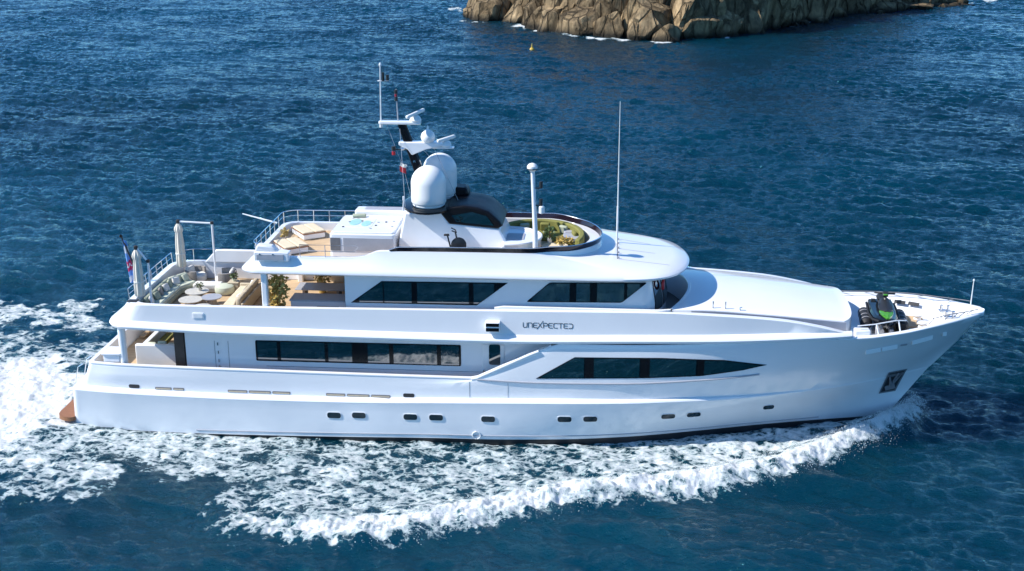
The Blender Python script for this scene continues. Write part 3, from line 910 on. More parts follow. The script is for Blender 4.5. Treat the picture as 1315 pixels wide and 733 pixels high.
bl = MB(); bl.tube([on0 for on0 in [(x, -(hull_y(x, float(L_BT.z(x)) + .20) + .008), float(L_BT.z(x)) + .20) for x in np.linspace(-16, 15.5, 70)]], .028, 6)
part("boot_line", bl, M['grey'])
# portholes
def side_oval(x, z, w, h, off, surf=hull_y, depth=.05, n=18):
    poly = round_poly([(x - w / 2, z - h / 2), (x + w / 2, z - h / 2), (x + w / 2, z + h / 2), (x - w / 2, z + h / 2)], h * .5, 5)
    return panel(poly, surf, off, depth, step=.06)
PORT = [(-8.85, 1.42), (-7.6, 1.46), (-5.02, 1.46), (-3.74, 1.47), (-1.16, 1.46), (2.6, 1.51), (3.86, 1.52), (7.69, 1.55), (8.96, 1.57), (12.73, 1.66)]
for x, z in PORT:
    w = .68 if x < 12 else .55
    o = part("porthole", side_oval(x, z, w + .07, .36, .022), M['white'])
    side_oval(x, z, w, .30, .034).build("pane", M['port'], o)
# freeing ports with teak showing through, dark vents
for xs in ((-18.06, -17.2), (-17.12, -16.55), (-14.3, -13.3), (-13.22, -12.1), (-12.02, -11.1), (-9.3, -8.32), (-8.24, -7.1), (-7.02, -6.05)):
    z = 2.37
    o = part("freeing_port", panel(round_poly([(xs[0], z - .07), (xs[1], z - .07), (xs[1], z + .07), (xs[0], z + .07)], .05), hull_y, .012, .05), M['seam'])
    panel(round_poly([(xs[0] + .04, z - .055), (xs[1] - .04, z - .055), (xs[1] - .04, z + .02), (xs[0] + .04, z + .02)], .03), hull_y, .02, .05).build("slat", M['sand'], o)
for x, z in ((-19.15, 2.42), (-5.13, 2.46)):
    o = part("hull_vent", side_oval(x, z, .56, .20, .015), M['dark'])
# bow slots: raised white bars stand in for sunlight seen through openings
for (xa, za), (xb, zb) in (((17.1, 4.94), (17.83, 5.04)), ((17.87, 5.05), (18.65, 5.15)), ((19.41, 5.26), (20.47, 5.41)), ((21.252, 5.45), (21.02, 5.48))):
    rows = []
    for x, z in zip(np.linspace(xa, xb, 8), np.linspace(za, zb, 8)):
        y = hull_y(x, z); yt = hull_y(x, z + .1)
        rows.append([(x, -yt + .02, z + .13), (x, -yt - .05, z + .14), (x, -y - .13, z + .0), (x, -y - .13, z - .06), (x, -y + .05, z - .1)])
    mb = MB().grid(rows); mb.add(rows[0], [(0, 1, 2, 3, 4)]); mb.add(rows[-1], [(4, 3, 2, 1, 0)])
    part("bow_slot", mb, M['dome'])
o = part("bow_slot", side_oval(19.0, 5.2, .36, .12, .03), M['grey'], "dark closed slot near the bow")
# anchor pocket
AP = [(18.47, 1.83), (19.37, 1.87), (19.74, 3.30), (18.70, 3.28)]
def quad_panel(Q, off, n=8):
    Q = [Vector(q) for q in Q]; rows = []
    for i in range(n + 1):
        row = []
        for j in range(n + 1):
            u, v = i / n, j / n
            q = Q[0] * (1 - u) * (1 - v) + Q[1] * u * (1 - v) + Q[2] * u * v + Q[3] * (1 - u) * v
            row.append((q.x, -(hull_y(q.x, q.y) + off), q.y))
        rows.append(row)
    mb = MB().grid(rows)
    return mb
o = part("anchor_pocket", quad_panel(AP, .03), M['seam'])
quad_panel([(18.56, 1.93), (19.30, 1.96), (19.62, 3.21), (18.78, 3.19)], .036).build("recess", M['dark'], o)
an = MB()
def on(x, z, d=.09): return (x, -(hull_y(x, z) + d), z)
an.tube([on(19.28, 3.1), on(19.0, 2.35)], .06); an.tube([on(19.0, 2.35), on(18.82, 3.0)], [.09, .03]); an.tube([on(19.0, 2.35), on(19.5, 3.05)], [.09, .03])
an.box(on(18.97, 2.25), (.5, .14, .24), ry=-.3)
an.build("anchor", M['seam'], o)
# round discharge near the waterline
rg = MB(); rg.tube([on(-1.75 + .2 * math.cos(a), .56 + .2 * math.sin(a), .03) for a in np.linspace(0, 2 * math.pi, 20)[:-1]], .03, 6, closed=True)
part("discharge_ring", rg, M['gelcoat'])
# mooring hatch outlines on the aft hull
ht = MB()
for (a, b) in (((-2.1, 2.45), (-2.1, 3.3)), ((-.2, 2.5), (-.2, 3.3))):
    part("hull_seam", MB().tube([on(a[0], z, .004) for z in np.linspace(a[1], b[1], 5)], .008, 5), M['seam'])

# ---- window sets: frame plate > panes
def window(poly, surf, cuts, frame_off=.02, inset=.05, m=None, parent=Y, rad=.06, dark=()):
    poly_r = round_poly(poly, rad)
    o = panel(poly_r, surf, frame_off, .05, .3).build("window", m or M['black'], parent)
    for k, (a, b) in enumerate(cuts):
        g = panel(poly_r, surf, frame_off + .012, .02, .3, xr=(a, b), inset=inset)
        g.build("pane", M['glass'], o)
    return o
FW = [(1.16, 3.57), (6.53, 3.74), (9.16, 3.87), (11.2, 4.15), (12.33, 4.42), (10.24, 4.72), (7.24, 4.79), (3.04, 4.72)]
def fw_surf(x, z): return hull_y(x, z)
window(FW, fw_surf, [(1.4, 3.5), (3.98, 6.18), (6.68, 8.9), (9.3, 12.1)], rad=.03)
wall = lambda y: (lambda x, z: y)
MW = [(-13.0, 3.69), (-2.62, 3.71), (-2.62, 4.83), (-13.0, 4.79)]
window(MW, wall(3.2), [(-12.9, -11.9), (-11.72, -9.48), (-9.3, -8.1), (-7.3, -6.22), (-6.0, -3.82), (-3.62, -2.72)], rad=.08)
UW = [(-8.02, 6.95), (-1.80, 6.96), (-.28, 8.15), (-6.47, 8.09)]
window(UW, wall(3.3), [(-7.6, -6.42), (-6.35, -5.0), (-4.72, -2.18), (-1.95, -.95)], rad=.02)
UW2 = [(.62, 7.2), (5.25, 7.28), (6.45, 8.33), (1.75, 8.22)]
window(UW2, wall(3.3), [(.9, 2.72), (3.05, 3.7), (4.05, 5.35), (5.5, 6.1)], rad=.12)

# ---- main deckhouse
dh = MB()
dh.box((-7.2, 0, 3.98), (18.8, 6.4, 2.72))
part("deckhouse", dh, M['white'], "white main deckhouse wall under the overhang")
# long horizontal line and door joints on the deckhouse
jt = MB()
for x in (-15.1, -14.4): jt.box((x, -3.202, 3.85), (.02, .012, 1.7))
jt.box((-6.5, -3.202, 3.42), (12, .012, .018))
part("panel_joint", jt, M['seam'])
for z in (3.35, 3.65, 4.1, 4.55): part("door_hinge", MB().box((-14.92, -3.23, z), (.05, .06, .16)), M['steel'])
# the side passage and its door, facing the wing
dr = MB(); dr.box((-1.02, -3.22, 3.75), (1.1, .06, 2.3))
o = part("side_door", dr, M['gelcoat'], bevel=.02)
panel(round_poly([(-1.22, 3.85), (-.66, 3.85), (-.66, 4.92), (-1.22, 4.92)], .12), wall(3.26), .01, .04).build("pane", M['glass'], o)
MB().box((-1.5, -3.28, 3.5), (.05, .06, .14)).build("handle", M['steel'], o)
bk = MB(); bk.box((1.85, -3.62, 3.95), (.08, .95, 2.7))
part("passage_bulkhead", bk, M['white'])
# aft end of the deckhouse: glass doors in brown
ab = MB(); ab.box((-16.64, -.0, 3.96), (.08, 6.2, 2.66))
o = part("saloon_bulkhead", ab, M['brown'], "brown bulkhead at the aft end of the main deckhouse")
for y in (-2.1, -.7, .7, 2.1): MB().box((-16.70, y, 3.9), (.04, 1.25, 2.3)).build("door", M['glass'], o)
for sy in (-1, 1):
    pl = MB(); pl.tube([(-19.75, sy * 3.45, 2.6), (-19.75, sy * 3.45, 5.4)], .19, 18)
    part("deck_pillar", pl, M['white'])
# settee and counters on the main aft deck
st = MB()
st.box((-18.45, -2.05, 3.25), (2.4, .28, 1.45)); st.box((-19.55, 0, 3.1), (.28, 4.2, 1.1))
o = part("transom_settee", st, M['gelcoat'], "white backed settee on the main aft deck", bevel=.05)
cs = MB(); cs.box((-18.2, -1.55, 3.15), (2.7, .65, .22)); cs.box((-19.15, 0, 3.15), (.5, 3.4, .22))
cs.build("seat_cushion", M['olive'], o, bevel=.06)
cs = MB()
for i in range(4): cs.box((-18.9 + i * .55, -1.78, 3.75 + .08 * (i % 2)), (.46, .18, .46), rz=.1 * i, rx=-.25)
cs.build("back_cushion", M['sagelight'], o, bevel=.07)
bx = MB(); bx.box((-20.35, -3.15, 3.72), (.85, .9, .42)); bx.box((-20.35, -3.15, 3.98), (1.0, 1.05, .12))
part("mooring_console", bx, M['white'], "square white locker on the aft bulwark", bevel=.05)
fl = MB()
fl.sideprism([(-21.2, 2.7), (-19.6, 2.7), (-18.6, 5.2), (-18.9, 5.2)], 3.1, 3.3)
part("stern_stair", fl, M['white'])
fs = MB()
for i in range(9): fs.box((-21.0 + i * .27, 2.65, 2.75 + i * .28), (.3, .9, .06))
part("stair_tread", fs, M['teak'])

part("brown_column", MB().box((-16.95, -3.0, 3.96), (.5, .3, 2.66)), M['brown'], "brown panelled column at the side of the aft saloon door")
o = part("aft_cabinet", MB().box((-17.6, 1.3, 3.7), (1.9, .5, 2.2)), M['brown'], "brown cabinet across the main aft deck", bevel=.02)
# ---- fittings on the upper band
vb = MB(); vb.box((-15.55, -(upper_y(-15.55, 6.28)) - .012, 6.28), (.56, .05, .30))
o = part("hatch_frame", vb, M['white'], bevel=.015)
MB().box((-15.55, -(upper_y(-15.55, 6.28)) - .022, 6.28), (.44, .05, .2)).build("hatch_panel", M['gelcoat'], o)
lb = MB(); lb.box((-.94, -4.14, 6.2), (.72, .42, .48))
o = part("side_light_box", lb, M['white'], "side light box standing off the band amidships", bevel=.04)
MB().box((-.94, -4.355, 6.33), (.64, .03, .17)).build("light_lens", M['black'], o)
MB().box((-.94, -4.355, 6.09), (.64, .03, .17)).build("light_lens", M['black'], o)

# name on the band
GL = {'U': [[(0, 1), (0, .25), (.12, .06), (.3, 0), (.7, 0), (.88, .06), (1, .25), (1, 1)]],
      'N': [[(0, 0), (0, 1)], [(0, 1), (.75, 1), (.92, .93), (1, .75), (1, 0)]],
      'E': [[(1, 1), (.2, 1), (0, .85), (0, .15), (.2, 0), (1, 0)], [(0, .5), (.85, .5)]],
      'X': [[(-.35, -.28), (1.2, 1.42)], [(0, 1), (.95, 0)]],
      'P': [[(0, 0), (0, 1)], [(0, 1), (.8, 1), (1, .86), (1, .58), (.8, .44), (0, .44)]],
      'C': [[(1, 1), (.2, 1), (0, .85), (0, .15), (.2, 0), (1, 0)]],
      'T': [[(-.05, 1), (1.05, 1)], [(.5, 1), (.5, 0)]],
      'D': [[(0, 0), (.7, 0), (1, .25), (1, .75), (.7, 1), (0, 1)], [(.25, .5), (.25, .5001)]]}
nm = MB(); x0 = .52
for ch in "UNEXPECTED":
    w, h = .185, .235
    for st_ in GL[ch]:
        pts = []
        for (u, v) in st_:
            x = x0 + u * w; z = 6.13 + v * h
            pts.append((x, z))
        for (xa, za), (xb, zb) in zip(pts[:-1], pts[1:]):
            L_ = math.hypot(xb - xa, zb - za)
            if L_ < 1e-3: continue
            nxx, nz = -(zb - za) / L_ * .013, (xb - xa) / L_ * .013
            ex, ez = (xb - xa) / L_ * .012, (zb - za) / L_ * .012
            q = [(xa - ex + nxx, za - ez + nz), (xb + ex + nxx, zb + ez + nz), (xb + ex - nxx, zb + ez - nz), (xa - ex - nxx, za - ez - nz)]
            k = len(nm.v)
            fr = [(x, -(upper_y(x, z) + .012), z) for x, z in q]; bk_ = [(x, -(upper_y(x, z) - .01), z) for x, z in q]
            nm.add(fr + bk_, [(0, 1, 2, 3), (7, 6, 5, 4), (0, 4, 5, 1), (1, 5, 6, 2), (2, 6, 7, 3), (3, 7, 4, 0)])
    x0 += .246
part("ship_name", nm, M['letter'], "dark thin lettering reading UNEXPECTED", fix=False)

# ---- foredeck trunk with the low bridge wing wall
def trunk():
    mb = MB(); rows = []
    hb = pchip([7.4, 9, 12, 14.5, 16.2], [3.42, 3.38, 3.20, 2.98, 2.80])
    ez = pchip([7.4, 9, 12, 16.2], [7.02, 7.06, 6.86, 6.44])
    cz = pchip([7.4, 9, 12, 16.2], [7.26, 7.28, 7.14, 6.70])
    for i in range(46):
        u = i / 45
        row = []
        for t in np.linspace(-1, 1, 31):
            # aft edge curves back towards the sides, fore edge rounded
            xa = 8.72 - 1.05 * abs(t) ** 2.0
            xf = 16.55 - .30 * abs(t) ** 4 - .25 * abs(t) ** 12
            x = xa + (xf - xa) * u
            e_, c_ = float(ez(x)), float(cz(x))
            y = t * float(hb(x))
            z = e_ + (c_ - e_) * (1 - abs(t) ** 2.2)
            row.append((x, y, z))
        # sides
        a, b = row[0], row[-1]
        row = [(a[0], a[1] - .03, 5.7), (a[0], a[1] - .01, a[2] - .12), (a[0], a[1] + .02, a[2] - .03)] + row[1:-1] + [(b[0], b[1] - .02, b[2] - .03), (b[0], b[1] + .01, b[2] - .12), (b[0], b[1] + .03, 5.7)]
        rows.append(row)
    f0 = [(x - (.0 if k in (0, len(rows[0]) - 1) else .05), y, min(z, 5.6)) for k, (x, y, z) in enumerate(rows[0])]
    f1 = [(x + .02, y, z - .10) for x, y, z in rows[-1]]
    f2 = [(x + .05, y, 5.30) for x, y, z in rows[-1]]
    mb.grid([f0] + rows + [f1, f2])
    return mb
part("foredeck_trunk", trunk(), M['white'], "broad white cambered foredeck before the bridge", sharp=45)
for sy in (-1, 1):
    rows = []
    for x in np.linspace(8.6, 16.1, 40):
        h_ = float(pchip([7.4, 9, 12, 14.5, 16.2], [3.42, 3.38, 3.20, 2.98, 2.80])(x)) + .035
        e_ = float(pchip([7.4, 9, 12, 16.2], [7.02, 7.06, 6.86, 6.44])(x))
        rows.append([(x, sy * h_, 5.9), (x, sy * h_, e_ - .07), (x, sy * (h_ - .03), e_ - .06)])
    part("trunk_lip_shade", MB().grid(rows), M['grey'], "grey strip painted as shade under the edge of the foredeck")  # grey colour stands in for shade under the trunk's overhanging lip
part("handrail", MB().tube([(9.65, -3.15, 7.0), (9.65, -3.15, 7.40), (9.65, -3.15, 7.41)], .03), M['steel'])
part("handrail", MB().tube([(10.25, -3.12, 7.0), (10.25, -3.12, 7.38), (10.25, -3.12, 7.39)], .03), M['steel'])
part("handrail", MB().tube([(10.95, -3.1, 6.95), (10.95, -3.1, 7.10), (11.05, -3.1, 7.12)], .03), M['steel'])
wl = MB()
rows = []
for t in np.linspace(-1, 1, 31):
    xa = 8.74 - 1.05 * abs(t) ** 2.0; y = t * 3.40
    zz = 6.98 + .24 * (1 - abs(t) ** 2.2)
    rows.append([(xa - .16, y, 5.8), (xa - .16, y, zz + .02), (xa - .12, y, zz + .07), (xa, y, zz + .07), (xa + .05, y, zz + .02), (xa + .05, y, zz - .3)])
wl.grid(rows)
part("bridge_wing_wall", wl, M['white'], "curved white wall in front of the bridge walkway", sharp=45)
mf = MB(); mf.box((9.5, -.1, 7.2), (.05, .9, .03))
# ---- upper deckhouse with the pilothouse front
def house_ring(z, dx=0.0, n=40):
    pts = [(-8.3, -3.3), (6.2 + dx * .4, -3.3)]
    for a in np.linspace(0, math.pi, n)[0:]:
        pts.append((6.2 + dx * .4 + (1.35 + dx * .6) * math.sin(a), -3.3 * math.cos(a)))
    pts += [(-8.3, 3.3)]
    return [(x, y, z) for x, y in pts]
uh = MB(); uh.grid([house_ring(5.7, 0), house_ring(7.15, 0), house_ring(8.46, -.3)], closed=True)
part("upper_deckhouse", uh, M['white'], "white upper deckhouse with the rounded bridge front", sharp=40)
def band(z0, z1, a0, a1, out, n=10):
    def pt(a, z):
        dx = np.interp(z, [7.15, 8.46], [0, -.3])
        return (6.2 + dx * .4 + (1.35 + dx * .6 + out) * math.sin(a), -(3.3 + out) * math.cos(a), z)
    A = [[pt(a, z) for a in np.linspace(a0, a1, n)] for z in (z0, 7.15, z1)]
    return MB().grid(A)
o = None
edges = np.linspace(.5, math.pi - .5, 6)
for a, b in zip(edges[:-1], edges[1:]):
    o = part("bridge_window", band(6.75, 8.28, a + .02, b - .02, .02), M['black'])
    band(6.82, 8.22, a + .045, b - .045, .032).build("pane", M['glass'], o)
lbx = MB(); lbx.tube([(7.25 + .02 * math.cos(a), -2.32 + .22 * math.cos(a), 7.95 + .22 * math.sin(a)) for a in np.linspace(0, 2 * math.pi, 18)[:-1]], .075, 8, closed=True)
part("lifebuoy", lbx, M['red'], "red lifebuoy on the bridge front")
# dark bridge walkway floor
wk = MB(); wk.box((7.6, 0, 5.83), (1.9, 6.6, .06))
part("bridge_walkway", wk, M['brown'], "dark floor of the walkway before the bridge")
# bulwark piece under the fore side windows
cw = MB(); rows = []
for x in np.linspace(-.9, 7.6, 20):
    y = 3.72 if x < 7.0 else 3.72 - (x - 7.0) * .25
    z = 7.0 if x > -.5 else 6.93 + (x + .9) * .2
    rows.append([(x, -y - .03, z - .1), (x, -y - .03, z + .06), (x, -y + .14, z + .07), (x, -y + .14, z - .1)])
cw.grid(rows)
part("side_cap", cw, M['white'])
wl2 = MB()
wl2.box((-8.29, 0, 7.1), (.06, 6.5, 2.7))
o = part("lounge_bulkhead", wl2, M['brown'], "brown and glass bulkhead at the aft end of the upper deckhouse")
for y in (-2.3, -.8, .8, 2.3): MB().box((-8.34, y, 7.0), (.05, 1.3, 2.2)).build("door", M['glass'], o)
for x in (-12.22,):
    for sy in (-1, 1):
        pl = MB(); pl.box((x, sy * 3.55, 7.1), (.30, .34, 2.75))
        part("deck_pillar", pl, M['white'], bevel=.06)
fw_ = MB()
fw_.box((-9.9, 3.55, 7.0), (3.2, .10, 2.6))
part("side_screen", fw_, M['sand'], "tan side screen across the covered upper deck")
# bar under the sundeck
br = MB(); br.box((-9.75, -2.55, 6.28), (2.85, .6, 1.05))
o = part("bar_counter", br, M['gelcoat'], "pale bar counter under the sundeck overhang", bevel=.03)
MB().box((-9.75, -2.35, 6.84), (2.95, 1.15, .07)).build("counter_top", M['grey'], o, bevel=.02)
MB().box((-9.3, -2.866, 6.38), (1.1, .03, .34)).build("appliance", M['dark'], o)
MB().box((-9.72, -2.884, 6.36), (.42, .02, .2)).build("appliance_door", M['gelcoat'], o)

# ---- sundeck slab, coaming and roof
part("sundeck_roof", loft(SUN, 110), M['white'], "white sundeck slab with sloping coaming and rounded roof over the bridge", sharp=50)
part("sundeck_soffit", fill_plan(S0, 60), M['white'])
part("sundeck_floor", fill_plan(S9, 80, dz=.01), M['teak'], "teak sundeck floor")
from mathutils.bvhtree import BVHTree
def top_of(o):
    dg = bpy.context.evaluated_depsgraph_get()
    t = BVHTree.FromObject(o, dg)
    def f(x, y):
        h = t.ray_cast(Vector((x, y, 40)), Vector((0, 0, -1)))
        return h[0].z if h[0] else 0.0
    return f
roof_o = bpy.data.objects["sundeck_roof"]
rz_ = top_of(roof_o)
# gutters on the fore roof
def ribbon(mb, a, b, w, dz=.004, n=16):
    a, b = Vector(a), Vector(b); d = (b - a).normalized(); p = Vector((-d.y, d.x)) * w / 2
    rows = []
    for i in range(n + 1):
        q = a + (b - a) * i / n
        rows.append([(q.x + p.x * s, q.y + p.y * s, rz_(q.x + p.x * s, q.y + p.y * s) + dz) for s in (-1, 1)])
    mb.grid(rows)
for k, (a, b) in enumerate((((5.0, -2.2), (5.0, 1.5)), ((5.0, -2.2), (7.55, -2.0)), ((5.0, -.55), (6.9, -.45)), ((5.0, 1.3), (6.7, 1.15)))):
    g = MB(); ribbon(g, a, b, .05 if k == 0 else .03)
    o = part("roof_gutter", g, M['seam'], fix=False)
cl = MB()
for y in (-2.1, -1.3, -.5, .3, 1.1): cl.box((5.05, y, rz_(5.05, y) + .05), (.10, .05, .09))
part("roof_cleat", cl, M['grey'])

# smoked windscreen round the fore part of the sundeck, with its top rail
def ring_pts(L, n=140, x0=-6.1):
    P = L.half(n); P = P[P[:, 0] >= x0]
    Q = P[::-1].copy(); Q[:, 1] *= -1
    return np.concatenate([P, Q[1:]])
P = ring_pts(S7)
A = P + np.array([0, 0, -.02]); B = P.copy()
c = np.array([-1.0, 0, 0]); out = (P - c); out[:, 2] = 0; out /= np.linalg.norm(out, axis=1)[:, None]
hh = np.interp(P[:, 0], [-6.1, -5.6, 4.2], [.04, .21, .25])[:, None]
A = A - out * .06
B = B + out * .02 + np.array([0, 0, 1.0]) * hh
B2 = B - out * .025; A2 = A - out * .025
part("windscreen", MB().grid(np.array([A, B, B2, A2, A])), M['smoke'], "low smoked windscreen round the fore sundeck")
tr = MB(); tr.tube([tuple(p) for p in (B + np.array([0, 0, .02]))], .022, 6)
part("windscreen_rail", tr, M['steel'])

# steel rail round the aft sundeck
P = S7.half(140)
aft_p = P[(P[:, 0] < -7.5)]
port = aft_p.copy(); port[:, 1] *= -1
path = np.concatenate([aft_p[(aft_p[:, 0] < -12.3)][::-1][::1], port[1:]])
for nm_, hgt in (("rail_top", .62), ("rail_middle", .33)):
    t = MB(); t.tube([(p[0], p[1], p[2] + hgt) for p in path], .024 if hgt > .5 else .014, 6)
    part(nm_, t, M['steel'])
seg = np.hypot(*np.diff(path[:, :2], axis=0).T); acc = np.concatenate([[0], np.cumsum(seg)])
for d in np.arange(.3, acc[-1], .86):
    q = [np.interp(d, acc, path[:, i]) for i in range(3)]
    part("stanchion", MB().tube([(q[0], q[1], q[2] - .02), (q[0], q[1], q[2] + .62)], .022, 6), M['steel'])
# low rail over the near coaming
nr = MB()
nr.tube([(-10.45, -3.3, 9.2), (-10.45, -3.3, 9.85), (-7.75, -3.3, 9.85), (-7.55, -3.3, 9.78), (-7.75, -3.3, 9.55), (-10.45, -3.3, 9.55)], .022, 6)
nr.tube([(-9.2, -3.3, 9.2), (-9.2, -3.3, 9.85)], .02, 6)
part("near_rail", nr, M['grey'])
gp = MB(); gp.tube([(-12.7, 1.0, 9.75), (-14.6, 1.4, 10.1)], [.05, .03], 8)
part("flag_socket", gp, M['white'], "white boom pointing aft from the sundeck corner")

# hot tub
tub = MB()
tub.prism(round_poly([(-9.3, -1.85), (-6.0, -1.85), (-6.0, 1.7), (-9.3, 1.7)], .18), 8.82, 10.02)
o = part("hot_tub", tub, M['white'], "white raised hot tub with pale green water seats on the sundeck", bevel=.04)
MB().box((-7.35, -1.862, 9.5), (2.5, .03, .66)).build("front_panel", M['grey'], o)
MB().box((-9.0, -1.862, 9.5), (.5, .03, .66)).build("front_panel", M['seam'], o)
rimm = MB(); rimm.prism(round_poly([(-9.2, -1.7), (-6.1, -1.7), (-6.1, 1.6), (-9.2, 1.6)], .15), 10.02, 10.10)
rimm.build("rim", M['white'], o, bevel=.03)
bas = MB(); bas.prism(round_poly([(-8.95, -.7), (-7.4, -.9), (-7.4, 1.3), (-8.95, 1.3)], .35), 10.10, 10.112); bas.build("basin", M['white'], o)
for (cx, cy, rr) in ((-8.35, .15, .5), (-7.75, -.1, .42)):
    w_ = MB(); w_.lathe([(rr, 0), (rr * .98, .012), (rr * .2, .02), (.01, .02)], (cx, cy, 10.112), 20, .6, 1.3); w_.build("water_seat", M['pool'], o)
for i in range(14):
    cx, cy = rng.uniform(-9.0, -6.3), rng.uniform(-1.1, 1.4)
    j = MB(); j.lathe([(.06, 0), (.06, .03), (.01, .035)], (cx, cy, 10.10), 10); j.build("jet", M['grey'] if i % 3 else M['rubber'], o)
cush = MB(); cush.box((-8.35, 1.15, 10.2), (.7, .34, .14), rz=.15); cush.build("head_cushion", M['sage'], o, bevel=.05)
sc = MB(); sc.box((-7.2, 2.1, 10.1), (3.0, .9, .5)); part("tub_locker", sc, M['white'], bevel=.08)
sc = MB(); sc.box((-7.0, 2.1, 10.36), (2.4, .6, .03)); part("locker_lid", sc, M['grey'], bevel=.01)

# mast house
SIDE = [(-5.9, 8.8), (-5.88, 9.55), (-5.55, 11.1), (-3.7, 11.2), (-3.35, 10.6), (-.85, 10.35), (-.45, 9.6), (-.42, 8.8)]
IN = [(-5.8, 8.8), (-5.75, 9.55), (-5.5, 11.1), (-3.7, 11.2), (-3.35, 10.6), (-1.0, 10.35), (-.7, 9.6), (-.65, 8.8)]
mh = MB()
ys = [(-1.55, 1.0), (-1.35, 1.0), (0, 1.0), (1.35, 1.0), (1.55, 1.0)]
mh.sideprism(SIDE, -1.5, 1.5)
part("mast_house", mh, M['white'], "white mast house in the middle of the sundeck", bevel=.10, seg=3)
gb = MB()
GS = [(-3.78, 11.15), (-3.35, 10.56), (-.86, 10.36), (-.66, 10.5), (-.80, 10.72), (-1.35, 11.3), (-1.9, 11.58), (-2.6, 11.72), (-3.4, 11.6)]
ctr = (-2.4, 10.9)
rows = []
for y, k in ((-1.54, .94), (-1.50, .97), (-1.35, 1.0), (-.8, 1.0), (0, 1.0), (.8, 1.0), (1.35, 1.0), (1.50, .97), (1.54, .94)):
    rows.append([(ctr[0] + (x - ctr[0]) * k, y, ctr[1] + (z - ctr[1]) * k - max(0, z - 11.0) * .30) for x, z in GS])
gb.grid(rows, closed=True); gb.add(rows[0], [tuple(range(len(GS)))]); gb.add(rows[-1], [tuple(range(len(GS)))[::-1]])
o = part("canopy", gb, M['matt'], "black glazed canopy on the mast house", bevel=.05)
MB().sideprism([(-3.2, 11.0), (-2.95, 10.68), (-1.1, 10.52), (-1.45, 11.0), (-2.2, 11.2)], -1.56, -1.53).build("pane", M['glass'], o)
bf = MB(); bf.sideprism([(-3.8, 11.25), (-2.55, 11.45), (-2.7, 11.85), (-3.4, 11.9), (-3.9, 11.6)], .7, 1.7)
part("fairing", bf, M['matt'], "black fairing beside the far radome", bevel=.12)
pf = MB(); pf.lathe([(1.2, 0), (1.3, .06), (1.3, .15), (1.15, .2), (.01, .2)], (-4.4, 0, 11.14), 40, 1.08, 1.75)
part("radome_platform", pf, M['black'], "black oval platform below the radomes")
lp = MB(); lp.tube([(-5.6, -1.6, 11.2), (-5.55, -1.6, 11.8)], .03); lp.tube([(-5.55, -1.62, 11.75), (-5.55, -1.62, 11.95)], .05)
part("platform_lamp", lp, M['white'])
for (cx, cy, r, z0, z1) in ((-4.40, -.93, .87, 11.45, 13.36), (-4.08, .95, .86, 11.5, 13.60)):
    b = MB(); hcyl = z1 - z0 - r
    prof = [(r * .90, 0), (r * .95, .05), (r, .12)] + [(r, .12 + (hcyl - .12) * i / 3) for i in range(1, 4)] + [(max(.004, r * math.cos(a)), hcyl + r * math.sin(a)) for a in np.linspace(.1, math.pi / 2, 12)]
    b.lathe(prof, (cx, cy, z0), 36)
    o = part("radome", b, M['dome'], "white satellite radome")
    b = MB(); b.lathe([(r * .8, -.2), (r * .84, -.05), (r * .92, -.04), (r * .92, .0)], (cx, cy, z0), 36); b.build("base_ring", M['gelcoat'], o)

# raked mast with its spreaders
ms = MB()
ms.sideprism([(-4.72, 11.3), (-4.18, 11.3), (-5.62, 15.25), (-6.02, 15.25)], -.17, .17)
o = part("mast", ms, M['black'], "black mast raked aft", bevel=.06)
sp1 = MB(); sp1.prism(round_poly([(-6.95, -.24), (-4.85, -.24), (-4.85, .24), (-6.95, .24)], .12), 15.24, 15.38)
part("spreader", sp1, M['white'], bevel=.03)
sp2 = MB(); sp2.sideprism([(-5.95, 14.22), (-5.95, 14.38), (-4.2, 14.38), (-3.65, 14.30), (-3.65, 14.22), (-4.6, 14.02), (-5.3, 13.72), (-5.5, 14.0)], -.3, .3)
part("spreader", sp2, M['white'], bevel=.04)
sp3 = MB(); sp3.box((-3.75, -.05, 14.10), (1.1, .34, .1)); part("radar_arm", sp3, M['white'], bevel=.04)
def radar(c, bar, base):
    b = MB(); b.lathe([(base, 0), (base * 1.1, .06), (base * .9, .2), (base * .55, .28), (.01, .3)], c, 20)
    o = part("radar", b, M['dome'], "white radar scanner")
    a = Vector(c) + Vector((0, 0, .38)); d = Vector(bar)
    k = MB(); k.box(a, (d.length, .16, .17), rz=math.atan2(d.y, d.x), ry=-math.asin(d.z / d.length)); k.build("scanner_bar", M['dome'], o, bevel=.05)
    MB().tube([(c[0], c[1], c[2] + .28), (c[0], c[1], c[2] + .4)], .06).build("pivot", M['grey'], o)
radar((-5.12, 0, 15.38), (.62, 1.55, .12), .27)
radar((-3.6, -.05, 14.15), (.75, .9, .1), .24)
b = MB(); b.lathe([(.26, 0), (.33, .1), (.36, .26), (.30, .44), (.16, .56), (.05, .64), (.035, .78), (.008, .82)], (-4.5, -.1, 14.38), 22)
part("small_radome", b, M['dome'])
at_ = MB(); at_.tube([(-6.85, 0, 15.3), (-6.80, 0, 18.05)], [.034, .028], 8); at_.tube([(-6.95, 0, 17.35), (-6.40, 0, 17.38)], .03, 6)
at_.tube([(-6.85, 0, 15.2), (-6.85, 0, 15.05)], .08, 8)
o = part("mast_antenna", at_, M['gelcoat'])
MB().lathe([(.05, 0), (.07, .1), (.02, .2)], (-6.80, 0, 18.05), 10).build("sensor", M['white'], o)
MB().tube([(-6.68, 0, 17.35), (-6.68, 0, 17.78)], .075, 10).build("antenna_lamp", M['dark'], o)
MB().tube([(-6.46, 0, 17.38), (-6.46, 0, 17.66)], .08, 10).build("antenna_lamp", M['dark'], o)
mw = MB(); mw.tube([(-6.0, .05, 15.3), (-6.05, .05, 16.95)], .03, 6)
o = part("signal_staff", mw, M['grey'])
